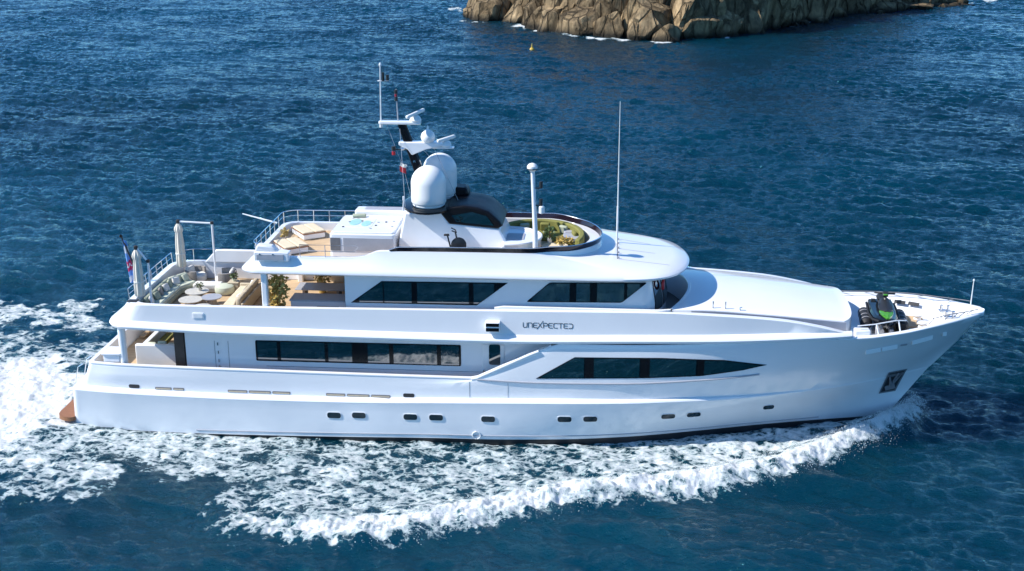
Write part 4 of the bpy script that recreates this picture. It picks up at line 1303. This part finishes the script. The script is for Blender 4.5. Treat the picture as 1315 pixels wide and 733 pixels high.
MB().tube([(-6.06, 0, 16.38), (-6.06, 0, 16.58)], .085, 10).build("signal_lamp", M['dark'], o)
MB().tube([(-6.06, 0, 16.60), (-6.06, 0, 16.72)], .06, 10).build("signal_lamp", M['red'], o)
MB().tube([(-6.06, 0, 16.74), (-6.06, 0, 16.92)], .085, 10).build("signal_lamp", M['dark'], o)
lm = MB(); lm.box((-5.95, 0, 13.95), (.7, .06, .06)); o = part("lamp_bracket", lm, M['dark'])
MB().tube([(-6.25, -.05, 13.68), (-6.25, -.05, 13.86)], .09, 10).build("signal_lamp", M['red'], o)
MB().tube([(-6.25, -.05, 13.9), (-6.25, -.05, 14.12)], .10, 10).build("signal_lamp", M['dark'], o)
MB().tube([(-5.85, -.12, 14.0), (-5.65, -.12, 14.05)], .09, 10).build("horn", M['steel'], o)
for a, b in (((-5.9, .1, 15.2), (-3.2, 1.6, 11.6)), ((-5.9, -.1, 15.2), (-5.5, -1.5, 11.4)), ((-4.3, 0, 14.2), (-3.0, -.4, 11.5))):
    part("mast_stay", MB().tube([a, b], .011, 5), M['grey'])
for z in (11.9, 12.7, 13.4):
    x_ = -4.45 - (z - 11.3) * .355
    part("cable_clip", MB().box((x_, -.2, z), (.12, .06, .1)), M['steel'])
hy = MB(); hy.tube([(-6.6, 0, 15.3), (-5.75, 0, 12.9), (-5.4, 0, 11.3)], .008, 5); part("halyard", hy, M['grey'])

# white signal post forward
sp = MB(); sp.tube([(1.02, -2.6, 8.8), (1.0, -2.6, 10.6), (.86, -2.6, 13.55)], [.14, .12, .10], 16)
o = part("signal_post", sp, M['white'], "white post with lamps at the fore sundeck")
b = MB(); b.lathe([(.10, 0), (.14, .06), (.25, .16), (.25, .28), (.18, .38), (.07, .43), (.01, .44)], (.84, -2.6, 13.5), 22); b.build("dome_cap", M['dome'], o)
b = MB(); b.lathe([(.20, 0), (.256, .015), (.256, .06), (.20, .07)], (.84, -2.6, 13.62), 22); b.build("lens", M['dark'], o)
for z in (12.85, 12.0):
    b = MB(); b.box((1.12, -2.6, z - .12), (.42, .14, .05)); b.tube([(1.26, -2.6, z - .1), (1.26, -2.6, z + .2)], .085, 12); b.build("post_lamp", M['dark'], o)
b = MB(); b.lathe([(.05, -.55), (.14, -.5), (.14, -.2), (.1, -.15)], (1.3, -2.6, 12.0), 14); b.build("loudhailer", M['dome'], o)
# whip antenna on the roof
wa = MB(); wa.tube([(4.98, .6, 9.15), (4.98, .6, 11.1)], .05, 10); wa.tube([(4.98, .6, 11.1), (4.96, .6, 16.4)], [.032, .012], 8)
part("whip_antenna", wa, M['dome'], "tall white whip antenna on the fore roof")
ba = MB(); ba.tube([(22.7, 0, 6.3), (22.72, 0, 7.75)], [.035, .02], 8); ba.lathe([(.03, 0), (.05, .05), (.01, .12)], (22.72, 0, 7.75), 8)
part("bow_antenna", ba, M['dome'], "thin white staff at the bow")

# console wing and fore lounge on the sundeck
co = MB()
arc = [( -.55 + 1.75 * math.sin(a), -.55 - 1.65 * math.cos(a)) for a in np.linspace(0, math.pi, 24)]
co.prism([(-.7, -2.2)] + arc + [(-.7, 1.1)], 8.82, 9.72)
o = part("sundeck_console", co, M['white'], "white rounded console before the canopy", bevel=.06)
rimm = MB(); rimm.tube([(x, y, 9.74) for x, y in arc], .07, 8); rimm.build("rim", M['white'], o)
MB().box((-.1, -.6, 9.735), (.9, 1.1, .03)).build("console_top_shade", M['grey'], o)  # grey plate paints the canopy's shade onto the white console top
ws = MB(); ws.box((-2.9, -2.3, 9.05), (4.3, 1.3, .46)); part("side_step", ws, M['gelcoat'], bevel=.03)
ws = MB(); ws.box((-3.0, 2.6, 9.3), (4.2, .7, .9)); part("side_locker", ws, M['white'], bevel=.05)
def arc_wall(mb, cx, cy, r0, r1, z0, z1, a0, a1, n=28, sx=1.0, sy=1.0):
    A = np.linspace(a0, a1, n)
    ring = lambda r, z: [(cx + sx * r * math.cos(a), cy + sy * r * math.sin(a), z) for a in A]
    mb.grid([ring(r0, z0), ring(r1, z0), ring(r1, z1), ring(r0, z1), ring(r0, z0)])
    for k in (0, -1):
        q = [ring(r0, z0)[k], ring(r1, z0)[k], ring(r1, z1)[k], ring(r0, z1)[k]]; mb.add(q, [(0, 1, 2, 3)])
    return mb
sb = MB(); arc_wall(sb, 1.0, .15, 2.25, 2.55, 8.82, 9.75, R(-25), R(175), 34, .92, 1.12)
o = part("curved_settee", sb, M['olive'], "olive curved settee round the fore sundeck", bevel=.06)
arc_wall(MB(), 1.0, .15, 1.55, 2.24, 8.82, 9.22, R(-20), R(172), 34, .92, 1.12).build("seat", M['olive'], o, bevel=.06)
for a in np.linspace(.3, 2.6, 5):
    k = MB(); k.box((1.0 + .92 * 2.08 * math.cos(a), .15 + 1.12 * 2.08 * math.sin(a), 9.45), (.2, .52, .44), rz=a, ry=-.2); k.build("cushion", M['olive'] if int(a * 5) % 2 else M['sage'], o, bevel=.07)
o = part("curved_settee", arc_wall(MB(), 1.7, -1.3, .9, 1.2, 8.82, 9.45, R(190), R(345), 24, 1.3, 1.15), M['sagelight'], "pale curved settee end beside the near windscreen", bevel=.05)
arc_wall(MB(), 1.7, -1.3, .45, .9, 8.82, 9.12, R(195), R(340), 24, 1.3, 1.15).build("seat", M['olive'], o, bevel=.05)

# bow rails
for sy, x0, x1 in ((1, 15.8, 22.9), (-1, 20.4, 22.9)):
    xs = np.linspace(x0, x1, 30)
    pts = [(x, sy * max(.1, float(tb(x)) - .50 * min(1, (23.4 - x) / 2)), top_z(x) + .28) for x in xs]
    part("bow_rail", MB().tube(pts, .022, 6), M['seam'])
    for i in range(1, 30, 5):
        x = xs[i]; b = float(tb(x))
        part("rail_strut", MB().tube([pts[i], (x - .35, sy * max(.1, b - .12), top_z(x) + .09)], .018, 6), M['seam'])
pr = [(16.6, -3.05, 6.30), (17.4, -2.98, 6.38), (18.5, -2.72, 6.52), (19.0, -2.5, 6.45)]
part("bow_rail", MB().tube(pr, .03, 8), M['white'], "white rail beside the jet ski")
for x, y, z in ((17.5, -2.98, 6.38), (18.6, -2.68, 6.5)):
    part("rail_strut", MB().tube([(x, y, z), (x + .1, y - .16, 5.95)], .035, 8), M['white'])
# ports in the far bow bulwark, windlass and bollards
for x in (19.0, 19.7, 20.35):
    z = 5.92; b = (float(tb(x)) - .26) * .80
    a0 = math.atan2(float(tb(x + .3)) - float(tb(x - .3)), .6)
    o = part("bulwark_port", MB().box((x, b - .06, z), (.56, .05, .18), rz=a0, rx=-.75), M['dark'])
wn_ = MB(); wn_.lathe([(.28, 0), (.30, .1), (.2, .2), (.17, .38), (.27, .48), (.27, .54), (.01, .55)], (20.35, .75, 5.15), 18)
part("windlass", wn_, M['gelcoat'], "pale windlass drum on the bow deck")
wn_ = MB(); wn_.lathe([(.28, 0), (.30, .1), (.2, .2), (.17, .38), (.27, .48), (.27, .54), (.01, .55)], (20.3, -.45, 5.15), 18)
part("windlass", wn_, M['gelcoat'], "pale windlass drum on the bow deck")
for (x, y) in ((19.3, -1.6), (19.4, 1.5), (21.6, .5), (21.6, -.5)):
    z = 5.37 if x < 20.7 else top_z(x) - .2
    b = MB(); b.box((x, y, z + .03), (.6, .24, .06)); b.tube([(x - .17, y, z), (x - .17, y, z + .32)], .075, 10); b.tube([(x + .17, y, z), (x + .17, y, z + .32)], .075, 10)
    part("bollard", b, M['steel'])
hb_ = MB(); hb_.box((19.75, .35, 5.40), (1.1, 1.5, .05)); part("deck_hatch", hb_, M['teak'], bevel=.02)
cd = MB(); cd.box((16.85, -2.95, 5.75), (.75, .5, .75)); part("bow_locker", cd, M['white'], bevel=.06)

# aft upper deck rails
for sy in (1, -1):
    pts = [(-18.95 + .0, sy * 3.2, 7.45), (-18.2, sy * 3.65, 7.45), (-16.6, sy * 3.72, 7.45)]
    if sy > 0:
        part("aft_rail", MB().tube(pts, .022, 6), M['steel'])
        for p in pts: part("stanchion", MB().tube([p, (p[0], p[1], 6.75)], .02, 6), M['steel'])
pts = [(-19.3, y, 7.35) for y in np.linspace(-3.2, 3.2, 9)]
part("aft_rail", MB().tube(pts, .022, 6), M['steel'])
part("aft_rail", MB().tube([(x, y, 7.05) for x, y, z in pts], .014, 6), M['steel'])
for p in pts: part("stanchion", MB().tube([p, (p[0] + .05, p[1], 6.74)], .02, 6), M['steel'])
rc = MB(); rc.box((-19.05, -3.35, 6.765), (.5, .42, .03)); part("mooring_recess", rc, M['dark'], bevel=.01)
fwing = MB(); fwing.sideprism([(-17.6, 6.7), (-13.0, 6.7), (-13.0, 7.45), (-16.9, 7.45)], 3.62, 3.82)
part("far_bulwark_wing", fwing, M['white'], "raised white bulwark wing on the far side of the aft deck", bevel=.06)
nwing = MB(); nwing.sideprism([(-13.6, 8.45), (-12.6, 8.45), (-12.6, 9.0), (-13.2, 8.9)], -3.7, -3.5)
# ------------------------------------------------------------------ things that stand on the yacht
def bx(parent, name, c, d, m, bevel=.05, **k):
    return MB().box(c, d, **k).build(name, m, parent, bevel=bevel)

# cantilever umbrellas
def umbrella(name, label, post, arm_end, ztop, zbase, canopy_z):
    t = tag(empty(name, (post[0], post[1], zbase)), label, "umbrella", "furled cantilever umbrellas on the aft deck")
    L = lambda p: (p[0] - post[0], p[1] - post[1], p[2] - zbase)
    MB().box((0, 0, .04), (.7, .7, .08)).build("base", M['grey'], t, bevel=.02)
    MB().tube([(0, 0, .08), (0, 0, ztop - zbase)], .055, 10).build("post", M['white'], t)
    a = Vector((arm_end[0] - post[0], arm_end[1] - post[1], arm_end[2] - zbase))
    MB().tube([(0, 0, ztop - zbase - .03), tuple(a)], .05, 10).build("arm", M['white'], t)
    MB().box((0, 0, ztop - zbase), (.16, .16, .16)).build("joint", M['rubber'], t, bevel=.03)
    MB().box(tuple(a), (.17, .17, .2)).build("joint", M['rubber'], t, bevel=.03)
    h = arm_end[2] - canopy_z
    c = MB()
    prof = [(.04, -.06), (.06, -.09), (.13, -.16), (.24, -.34), (.27, -.48), (.20, -.60), (.235, -.9), (.265, -1.35), (.27, -h * .62), (.28, -h * .80), (.30, -h * .97), (.24, -h), (.02, -h)]
    c.lathe([(q * .84, z) for q, z in prof], tuple(a), 64, star=.13, lobes=8)
    o = c.build("canopy", M['canvas'], t, sharp=60)
    MB().lathe([(.262, -.03), (.268, 0), (.262, .03)], (a.x, a.y, a.z - h * .70), 32).build("strap", M['linen'], o)
    return t
umbrella("furled_umbrella", "furled cream umbrella on a post behind the far aft rail", (-16.72, 2.7), (-18.55, 2.6, 9.28), 9.22, 5.8, 6.75)
umbrella("furled_umbrella", "furled cream umbrella on a post beside the ensign", (-18.22, -3.0), (-18.75, -3.05, 9.45), 8.75, 5.8, 6.95)

# ensign on its staff
t = tag(empty("ensign", (-19.75, -.2, 6.4)), "hanging blue white and red ensign on a dark staff at the stern", "flag")
MB().tube([(.1, 0, 0), (-.85, 0, 2.75)], [.05, .045], 10).build("staff", M['dark'], t)
MB().sphere((-.88, 0, 2.8), .09).build("finial", M['black'], t)
def flag_mat():
    m = mat("ensign_cloth", (.5, .5, .5), .85, var=.05)
    nt = m.node_tree; L = nt.links.new
    tc = _n(nt, "ShaderNodeTexCoord"); sp = _n(nt, "ShaderNodeSeparateXYZ"); L(tc.outputs["Object"], sp.inputs[0])
    no = _n(nt, "ShaderNodeTexNoise", Scale=2.5, Detail=2.0); L(tc.outputs["Object"], no.inputs["Vector"])
    ad = _n(nt, "ShaderNodeMath", operation='MULTIPLY_ADD'); L(no.outputs[0], ad.inputs[0]); ad.inputs[1].default_value = .9; L(sp.outputs[2], ad.inputs[2])
    mr = _n(nt, "ShaderNodeMapRange"); mr.inputs[1].default_value = .3; mr.inputs[2].default_value = 2.9; L(ad.outputs[0], mr.inputs[0])
    cr = _n(nt, "ShaderNodeValToRGB"); cr.color_ramp.interpolation = 'CONSTANT'
    el = cr.color_ramp.elements
    el[0].position = 0; el[0].color = (.12, .28, .62, 1); el[1].position = .18; el[1].color = (.62, .66, .74, 1)
    for p, c_ in ((.30, (.16, .34, .70, 1)), (.40, (.5, .03, .12, 1)), (.50, (.66, .69, .76, 1)), (.55, (.48, .03, .12, 1)), (.66, (.14, .32, .68, 1)), (.78, (.64, .68, .76, 1)), (.9, (.12, .30, .66, 1))):
        k = el.new(p); k.color = c_
    L(mr.outputs[0], cr.inputs[0]); L(cr.outputs[0], nt.nodes["Principled BSDF"].inputs["Base Color"])
    return m
rows = []
for i in range(22):
    v = i / 21
    row = []
    for j in range(14):
        u = j / 13
        x = -.83 + .30 * v * .9 + u * (.30 + .12 * v) * .75 - .05 * v
        y = .06 * math.sin(u * 11 + v * 3) * (.4 + v) + .1 * (u - .5)
        z = 2.68 - v * 2.35 - u * .18
        row.append((x, y, z))
    rows.append(row)
MB().grid(rows).build("cloth", flag_mat(), t, sharp=80)

# courtesy flag on the halyard
t = tag(empty("courtesy_flag", (-5.84, -.05, 12.85)), "small white and red flag hanging from the mast halyard", "flag")
rows = [[(u * .32 - .1 + .03 * math.sin(v * 5), .04 * math.sin(u * 9), .45 - v * .18 - u * .12) for u in np.linspace(0, 1, 6)] for v in np.linspace(0, 1, 5)]
MB().grid(rows).build("upper_band", M['linen'], t)
rows = [[(u * .32 - .1 + .03 * math.sin(5), .04 * math.sin(u * 9), .27 - v * .28 - u * .12) for u in np.linspace(0, 1, 6)] for v in np.linspace(0, 1, 5)]
MB().grid(rows).build("lower_band", M['red'], t)

# sofas of the aft upper deck
ZD = 5.80
def sofa(name, label, loc, rz, w, d, m_seat, m_back, m_base, back_h=.42, arms=(), n=2, seat_h=.40, group=None, cat="sofa", npil=0):
    t = tag(empty(name, (loc[0], loc[1], ZD), rz), label, cat, group)
    bx(t, "base", (0, 0, .12 + .03), (w, d, .24), m_base, .03)
    for i in range(n):
        cw_ = w / n
        bx(t, "seat_cushion", (-w / 2 + cw_ * (i + .5), .06, seat_h - .06), (cw_ - .03, d - .2, .22), m_seat, .06)
        if back_h: bx(t, "back_cushion", (-w / 2 + cw_ * (i + .5), -d / 2 + .16, seat_h + back_h / 2), (cw_ - .05, .24, back_h), m_back, .08, rx=.14)
    if back_h: bx(t, "backrest", (0, -d / 2 - .05, .36), (w + .04, .14, .62), m_base, .04)
    for i in range(npil):
        q = -w / 2 + .3 + (w - .6) * (i / max(1, npil - 1))
        bx(t, "throw_pillow", (q, -d / 2 + .36 + .05 * (i % 2), seat_h + .22), (.42, .16, .40), (m_back, M['linen'], M['taupe'])[i % 3], .06, rx=.45, rz=.25 * (-1) ** i)
    for s in arms: bx(t, "armrest", (s * (w / 2 + .08), 0, .32), (.16, d, .56), m_base, .05)
    return t
sofa("outdoor_sofa", "long sage sofa along the aft rail with its back to the stern", (-18.45, -.75), R(-90), 3.3, .95, M['sagelight'], M['sage'], M['sage'], n=3, npil=5)
sofa("outdoor_sofa", "short sage corner sofa behind the low pale tables", (-18.15, 1.35), R(-120), 1.3, .95, M['sagelight'], M['sagelight'], M['sage'], n=1, npil=2)
sofa("outdoor_sofa", "grey sage bench close to the furled near umbrella", (-17.75, -2.75), 0, 1.5, .9, M['sage'], M['sage'], M['taupe'], n=2, back_h=.0)
sofa("outdoor_sofa", "grey wicker bench with white cushions behind the planter table", (-16.75, 1.45), R(180), 1.5, .9, M['linen'], M['linen'], M['taupe'], n=1, back_h=.0)
for k, (x, y, rz, lab) in enumerate(((-17.9, 3.0, -100, "white cushioned lounge chair nearest the far umbrella"), (-16.2, 2.75, 95, "white cushioned lounge chair beside the far umbrella post"))):
    t = tag(empty("lounge_chair", (x, y, ZD), R(rz)), lab, "lounge chair", "white lounge chairs on the aft deck")
    sh = MB(); arc_wall(sh, 0, 0, .52, .62, .12, .72, R(150), R(390), 20, 1.0, 1.0); sh.build("shell", M['taupe'], t, bevel=.02)
    MB().lathe([(.5, 0), (.54, .06), (.54, .3), (.48, .38), (.01, .4)], (0, 0, .06), 24).build("seat_cushion", M['linen'], t)
    bx(t, "back_cushion", (0, -.36, .58), (.8, .2, .5), M['linen'], .08, rx=.2)
    for q in range(4): MB().tube([(.4 * math.cos(q * 1.57 + .78), .4 * math.sin(q * 1.57 + .78), 0), (.36 * math.cos(q * 1.57 + .78), .36 * math.sin(q * 1.57 + .78), .14)], .03).build("leg", M['grey'], t)
def pouf(loc, r, h, m, label):
    t = tag(empty("pouf", (loc[0], loc[1], ZD)), label, "pouf")
    MB().lathe([(r * .86, 0), (r * .98, h * .25), (r, h * .6), (r * .93, h * .88), (r * .75, h), (.01, h * 1.02)], (0, 0, 0), 28).build("cushion", m, t)
    MB().lathe([(r * .9, -.01), (r * .93, .05), (r * .9, .06)], (0, 0, 0), 28).build("base", M['taupe'], t)
    return t
pouf((-15.75, 1.05), .52, .46, M['sagelight'], "round pale sage pouf behind the tan sofa")
def low_table(loc, r, h, m, label, leg=M['taupe']):
    t = tag(empty("low_table", (loc[0], loc[1], ZD)), label, "table", "round low tables on the aft deck")
    MB().lathe([(r * .96, h - .06), (r, h - .03), (r, h), (.01, h + .003)], (0, 0, 0), 36).build("table_top", m, t)
    MB().lathe([(r * .6, 0), (r * .5, .06), (r * .45, h - .06)], (0, 0, 0), 24).build("pedestal", leg, t)
    return t
low_table((-16.95, .15), .62, .40, M['stone'], "pale round table carrying a small green plant")
low_table((-16.9, -1.05), .62, .34, M['stone'], "pale round table between the sage sofa and dark table")
low_table((-15.85, -.85), .52, .44, M['grey'], "dark grey topped round table by the tan sofa")
low_table((-15.9, -2.35), .50, .40, M['stone'], "pale round table close to the near bulwark")

def plant(name, label, loc, r, h, n, m, cat, pot=None, pot_r=.18, pot_h=.3, leaf=.12, seed=1, group=None):
    g = np.random.default_rng(seed)
    t = tag(empty(name, loc), label, cat, group)
    if pot:
        MB().lathe([(pot_r * .7, 0), (pot_r, pot_h * .9), (pot_r * 1.06, pot_h), (pot_r * .9, pot_h), (.01, pot_h * .9)], (0, 0, 0), 20).build("pot", pot, t)
    st_ = MB()
    mb = MB()
    for i in range(max(3, n // 30)):
        a = g.uniform(0, 6.28); q = r * .6 * g.random()
        st_.tube([(0, 0, pot_h * .85 if pot else 0), (q * math.cos(a) * .6, q * math.sin(a) * .6, h * .55), (q * math.cos(a), q * math.sin(a), h * .85)], [.02, .014, .006], 5)
    for i in range(n):
        v = g.normal(size=3); v /= np.linalg.norm(v); rad = r * g.random() ** .4
        zc = (pot_h if pot else 0) + (h - (pot_h if pot else 0)) * .5
        p = np.array([v[0] * rad, v[1] * rad, zc + v[2] * (h - (pot_h if pot else 0)) * .5 * (rad / r)])
        d = g.normal(size=3) + v * .8; d /= np.linalg.norm(d); s_ = np.cross(d, g.normal(size=3)); s_ /= np.linalg.norm(s_) + 1e-6
        l = leaf * g.uniform(.6, 1.3); w = l * .32
        mb.add([p, p + d * l * .5 + s_ * w, p + d * l, p + d * l * .5 - s_ * w], [(0, 1, 2, 3)])
    st_.build("stem", M['teakdark'], t)
    mb.build("foliage", m, t, fix=False)
    return t
plant("potted_plant", "small green plant on the pale round table", (-16.8, .2, ZD + .405), .2, .42, 90, M['leaf'], "plant", M['stone'], .1, .14, .1, 3)
# planter table by the tan sofa
t = tag(empty("side_table", (-15.35, 1.55, ZD)), "square tan side table holding a leafy plant", "table")
bx(t, "top", (0, 0, .5), (.6, .6, .06), M['sand'], .02); bx(t, "cabinet", (0, 0, .24), (.54, .54, .46), M['sand'], .03)
plant("potted_plant", "leafy bright plant on the square tan side table", (-15.35, 1.55, ZD + .53), .2, .42, 90, M['leaf'], "plant", M['sagelight'], .12, .14, .12, 8)
# tan sofa seen from behind its arm
t = sofa("outdoor_sofa", "large tan sofa whose back faces the sundeck pillar", (-14.35, -.75), R(90), 3.5, 1.1, M['pad'], M['sand'], M['sand'], n=3, arms=(-1, 1), back_h=.5, seat_h=.44, npil=5)
plant("potted_plant", "tall golden leaved plant beside the sundeck pillar", (-11.85, -2.75, ZD), .50, 2.45, 420, M['goldleaf'], "plant", M['pot'], .36, .72, .24, 12)
plant("potted_plant", "golden plant behind the bar counter nearer the tall plant", (-10.6, 1.6, ZD), .45, 1.5, 260, M['goldleaf'], "plant", M['pot'], .26, .5, .2, 13)
plant("potted_plant", "golden plant behind the bar counter nearer the bulkhead", (-9.0, 1.7, ZD), .40, 1.7, 260, M['goldleaf'], "plant", M['pot'], .26, .5, .2, 14)
t = tag(empty("dining_table", (-10.3, .3, ZD)), "grey dining table behind the bar under the sundeck", "table")
bx(t, "table_top", (0, 0, .74), (2.6, 1.2, .06), M['grey'], .02)
for sx in (-1, 1): bx(t, "leg", (sx * .9, 0, .36), (.14, .7, .72), M['taupe'], .02)

# sundeck things
for k, (x, y, rz, lab) in enumerate(((-11.55, -.75, 35, "cream sun pad on a white base nearer the low rail"), (-11.3, 2.05, 35, "cream sun pad on a white base by the far corner rail"))):
    t = tag(empty("sun_pad", (x, y, 8.82), R(rz)), lab, "sun bed", "sun pads on the sundeck")
    bx(t, "base", (0, 0, .15), (1.2, 1.7, .28), M['white'], .04)
    bx(t, "edge_board", (0, 0, .315), (1.27, 1.77, .05), M['teakdark'], .01)
    bx(t, "mattress", (-.3, 0, .37), (.64, 1.68, .09), M['pad'], .04)
    bx(t, "mattress", (.35, 0, .37), (.56, 1.68, .09), M['pad'], .04)
plant("potted_plant", "small plant between the two cream sun pads", (-12.25, .75, 8.82), .2, .7, 90, M['goldleaf'], "plant", M['stone'], .14, .25, .14, 31)
t = tag(empty("deck_locker", (-11.75, -3.5, 9.12)), "white boxy deck locker with a grey front on the near sundeck corner", "locker")
MB().sideprism([(-.85, 0), (.85, 0), (.85, .42), (.5, .46), (-.85, .46)], -.3, .3).build("box", M['white'], t, bevel=.04)
bx(t, "front_panel", (-.05, -.31, .21), (1.35, .04, .28), M['grey'], .015)
MB().sideprism([(-.85, .46), (.3, .46), (.0, .72), (-.7, .80)], -.18, .3).build("lid", M['white'], t, bevel=.08)
for x in (-.55, .1): bx(t, "latch", (x, -.335, .36), (.1, .02, .07), M['steel'], .01)
# exercise bike
t = tag(empty("exercise_bike", (-2.95, -2.65, 9.29), R(10)), "dark exercise bike standing before the mast house", "exercise bike")
MB().box((0, 0, .05), (1.0, .12, .07)).box((-.45, 0, .04), (.08, .5, .06)).box((.45, 0, .04), (.08, .5, .06)).build("frame", M['dark'], t, bevel=.02)
b = MB(); b.lathe([(.33, -.06), (.38, -.03), (.38, .03), (.33, .06)], (0, 0, 0), 26); b.build("flywheel_cover", M['dark'], t).matrix_local = Matrix.Translation((.22, 0, .52)) @ Matrix.Rotation(R(90), 4, 'X')
MB().tube([(-.1, 0, .08), (-.32, 0, 1.0)], .04).build("seat_post", M['dark'], t)
MB().box((-.36, 0, 1.05), (.3, .2, .08), taper=.8).build("saddle", M['rubber'], t, bevel=.03)
MB().tube([(.2, 0, .5), (.06, 0, 1.2)], .04).build("steering_post", M['dark'], t)
MB().tube([(-.12, -.26, 1.32), (.1, -.24, 1.22), (.08, .24, 1.22), (-.12, .26, 1.32)], .03).build("handlebar", M['rubber'], t)
# fore lounge table, plants and grey pads
for k, (y, lab) in enumerate(((2.15, "grey folded sun pad on the fore sundeck, the one farther from the near rail"), (.95, "grey folded sun pad on the fore sundeck, the one nearer the near rail"))):
    t = tag(empty("lounge_pad", (2.75, y - .25, 9.28)), lab, "pad", "grey pads at the front of the sundeck")
    MB().prism(round_poly([(-.52, -.5), (.42, -.5), (.55, 0 if k == 0 else -.2), (.5, .5), (-.52, .5)], .12), 0, .2).build("mattress", M['grey'], t, bevel=.05)
    MB().box((0, 0, -.23), (.8, .8, .44)).build("base", M['white'], t, bevel=.03)
t = tag(empty("lounge_table", (1.9, -.9, 8.82)), "round sand coloured table among plants in the fore lounge", "table")
MB().lathe([(.62, .5), (.66, .53), (.66, .56), (.01, .57)], (0, 0, 0), 30).build("table_top", M['pad'], t)
MB().lathe([(.3, 0), (.12, .06), (.1, .5)], (0, 0, 0), 20).build("pedestal", M['steel'], t)
for k, (x, y, z, r, h, lab, m) in enumerate(((1.6, -.35, 9.39, .3, .75, "dark green plant standing on the sand coloured lounge table", M['leaf']), (2.2, -1.2, 9.39, .28, .5, "yellow green plant on the sand coloured lounge table", M['goldleaf']), (2.45, -.15, 8.82, .3, .9, "golden plant on the floor behind the lounge table", M['goldleaf']))):
    plant("potted_plant", lab, (x, y, z), r, h, 150, m, "plant", M['linen'], .14, .2, .15, 50 + k)
plant("potted_plant", "pale yellow plant beside the white rounded console", (1.3, -2.3, 8.82), .25, .8, 110, M['goldleaf'], "plant", M['stone'], .13, .22, .14, 61)

# jet ski on the bow
t = tag(empty("jet_ski", (18.3, -.75, 5.50), R(-96)), "black and lime green jet ski lashed down on the bow deck", "jet ski")
t.scale = (1.2, 1.1, 1.25)
def hull_sections(secs, n=9):
    rows = []
    for x, hw, zk, zc, zt, tw in secs:
        rows.append([(x, 0, zk), (x, -hw * .55, zk + (zc - zk) * .35), (x, -hw, zc), (x, -hw * .98, zc + .08), (x, -tw, zt), (x, 0, zt + .03), (x, tw, zt), (x, hw * .98, zc + .08), (x, hw, zc), (x, hw * .55, zk + (zc - zk) * .35)])
    mb = MB(); mb.grid(rows, closed=True); mb.add(rows[0], [tuple(range(10))]); mb.add(rows[-1], [tuple(range(10))[::-1]])
    return mb
hull_sections([(-1.65, .56, .22, .48, .62, .50), (-1.0, .60, .18, .48, .64, .52), (0, .60, .18, .50, .68, .50), (.8, .54, .22, .56, .74, .42), (1.35, .34, .34, .64, .80, .26), (1.68, .08, .56, .74, .82, .06)]).build("hull", M['black'], t, bevel=.02)
b = hull_sections([(.75, .31, .70, .84, .97, .2), (1.05, .29, .71, .85, .96, .18), (1.35, .2, .74, .85, .92, .12), (1.6, .07, .78, .84, .88, .04)])
b.build("hood", M['green'], t, bevel=.03)
b = hull_sections([(-.15, .26, .7, .95, 1.16, .16), (.35, .33, .68, .92, 1.12, .16), (.78, .30, .70, .9, 1.03, .15), (1.1, .1, .86, .96, .99, .05)]); b.build("hood_panel", M['dark'], t, bevel=.02)
b = hull_sections([(-1.45, .22, .62, .78, .92, .18), (-.9, .24, .62, .82, .98, .2), (-.45, .2, .62, .84, .94, .15), (0, .2, .62, .86, 1.0, .12)]); b.build("saddle", M['rubber'], t, bevel=.05)
MB().tube([(.12, 0, 1.05), (-.12, 0, 1.3)], .07).build("steering_post", M['dark'], t)
MB().tube([(-.28, -.44, 1.33), (-.12, -.2, 1.36), (-.12, .2, 1.36), (-.28, .44, 1.33)], .04).build("handlebar", M['rubber'], t)
MB().box((-.02, 0, 1.36), (.24, .26, .12), ry=.5).build("dash", M['dark'], t, bevel=.04)
MB().box((.1, 0, 1.36), (.06, .2, .07), ry=.5).build("visor", M['green'], t, bevel=.02)
for s in (-1, 1):
    MB().tube([(.35, s * .34, 1.1), (.38, s * .5, 1.18)], .03).box((.4, s * .56, 1.2), (.1, .2, .14)).build("mirror", M['dark'], t, bevel=.02)
    MB().tube([(-1.5, s * .62, .50), (0, s * .66, .52), (.9, s * .58, .58), (1.4, s * .34, .66)], .05, 8).build("rubbing_rail", M['rubber'], t)
    MB().box((-.3, s * .3, .07), (2.4, .18, .26)).build("chock", M['grey'], t, bevel=.03)
for sy, lab in ((-1, "black fender bag lashed beside the jet ski towards the white foredeck"), (1, "black fender bag lashed beside the jet ski towards the bow tip")):
    d = Vector((math.cos(R(-96)), math.sin(R(-96)), 0)); pz = Vector((-d.y, d.x, 0)) * sy * .86
    f_ = tag(empty("fender_bag", (18.3 + pz.x, -.75 + pz.y, 5.45), R(-96)), lab, "fender")
    MB().tube([(-1.1, 0, .42), (-.95, 0, .42), (.75, 0, .42), (.95, 0, .42)], [.16, .29, .29, .16], 16).build("bag", M['rubber'], f_)
    for x in (-.6, 0, .5): MB().lathe([(.292, -.025), (.305, 0), (.292, .025)], (0, 0, 0), 16).build("strap", M['grey'], f_).matrix_local = Matrix.Translation((x, 0, .42)) @ Matrix.Rotation(R(90), 4, 'Y')
    MB().box((0, 0, .07), (1.6, .4, .14)).build("cradle", M['dark'], f_, bevel=.02)

# marker buoy off the island
t = tag(empty("buoy", (-8.5, 149.7, 0)), "small yellow marker buoy floating off the rocky island", "buoy")
t.scale = (.7, .7, .7)
MB().lathe([(.3, -.5), (.55, -.2), (.6, .15), (.42, .45), (.2, .6)], (0, 0, 0), 20).build("float", M['yellow'], t)
MB().lathe([(.2, .55), (.16, .9), (.1, 1.5), (.01, 1.55)], (0, 0, 0), 14).build("top_mark", M['yellow'], t)
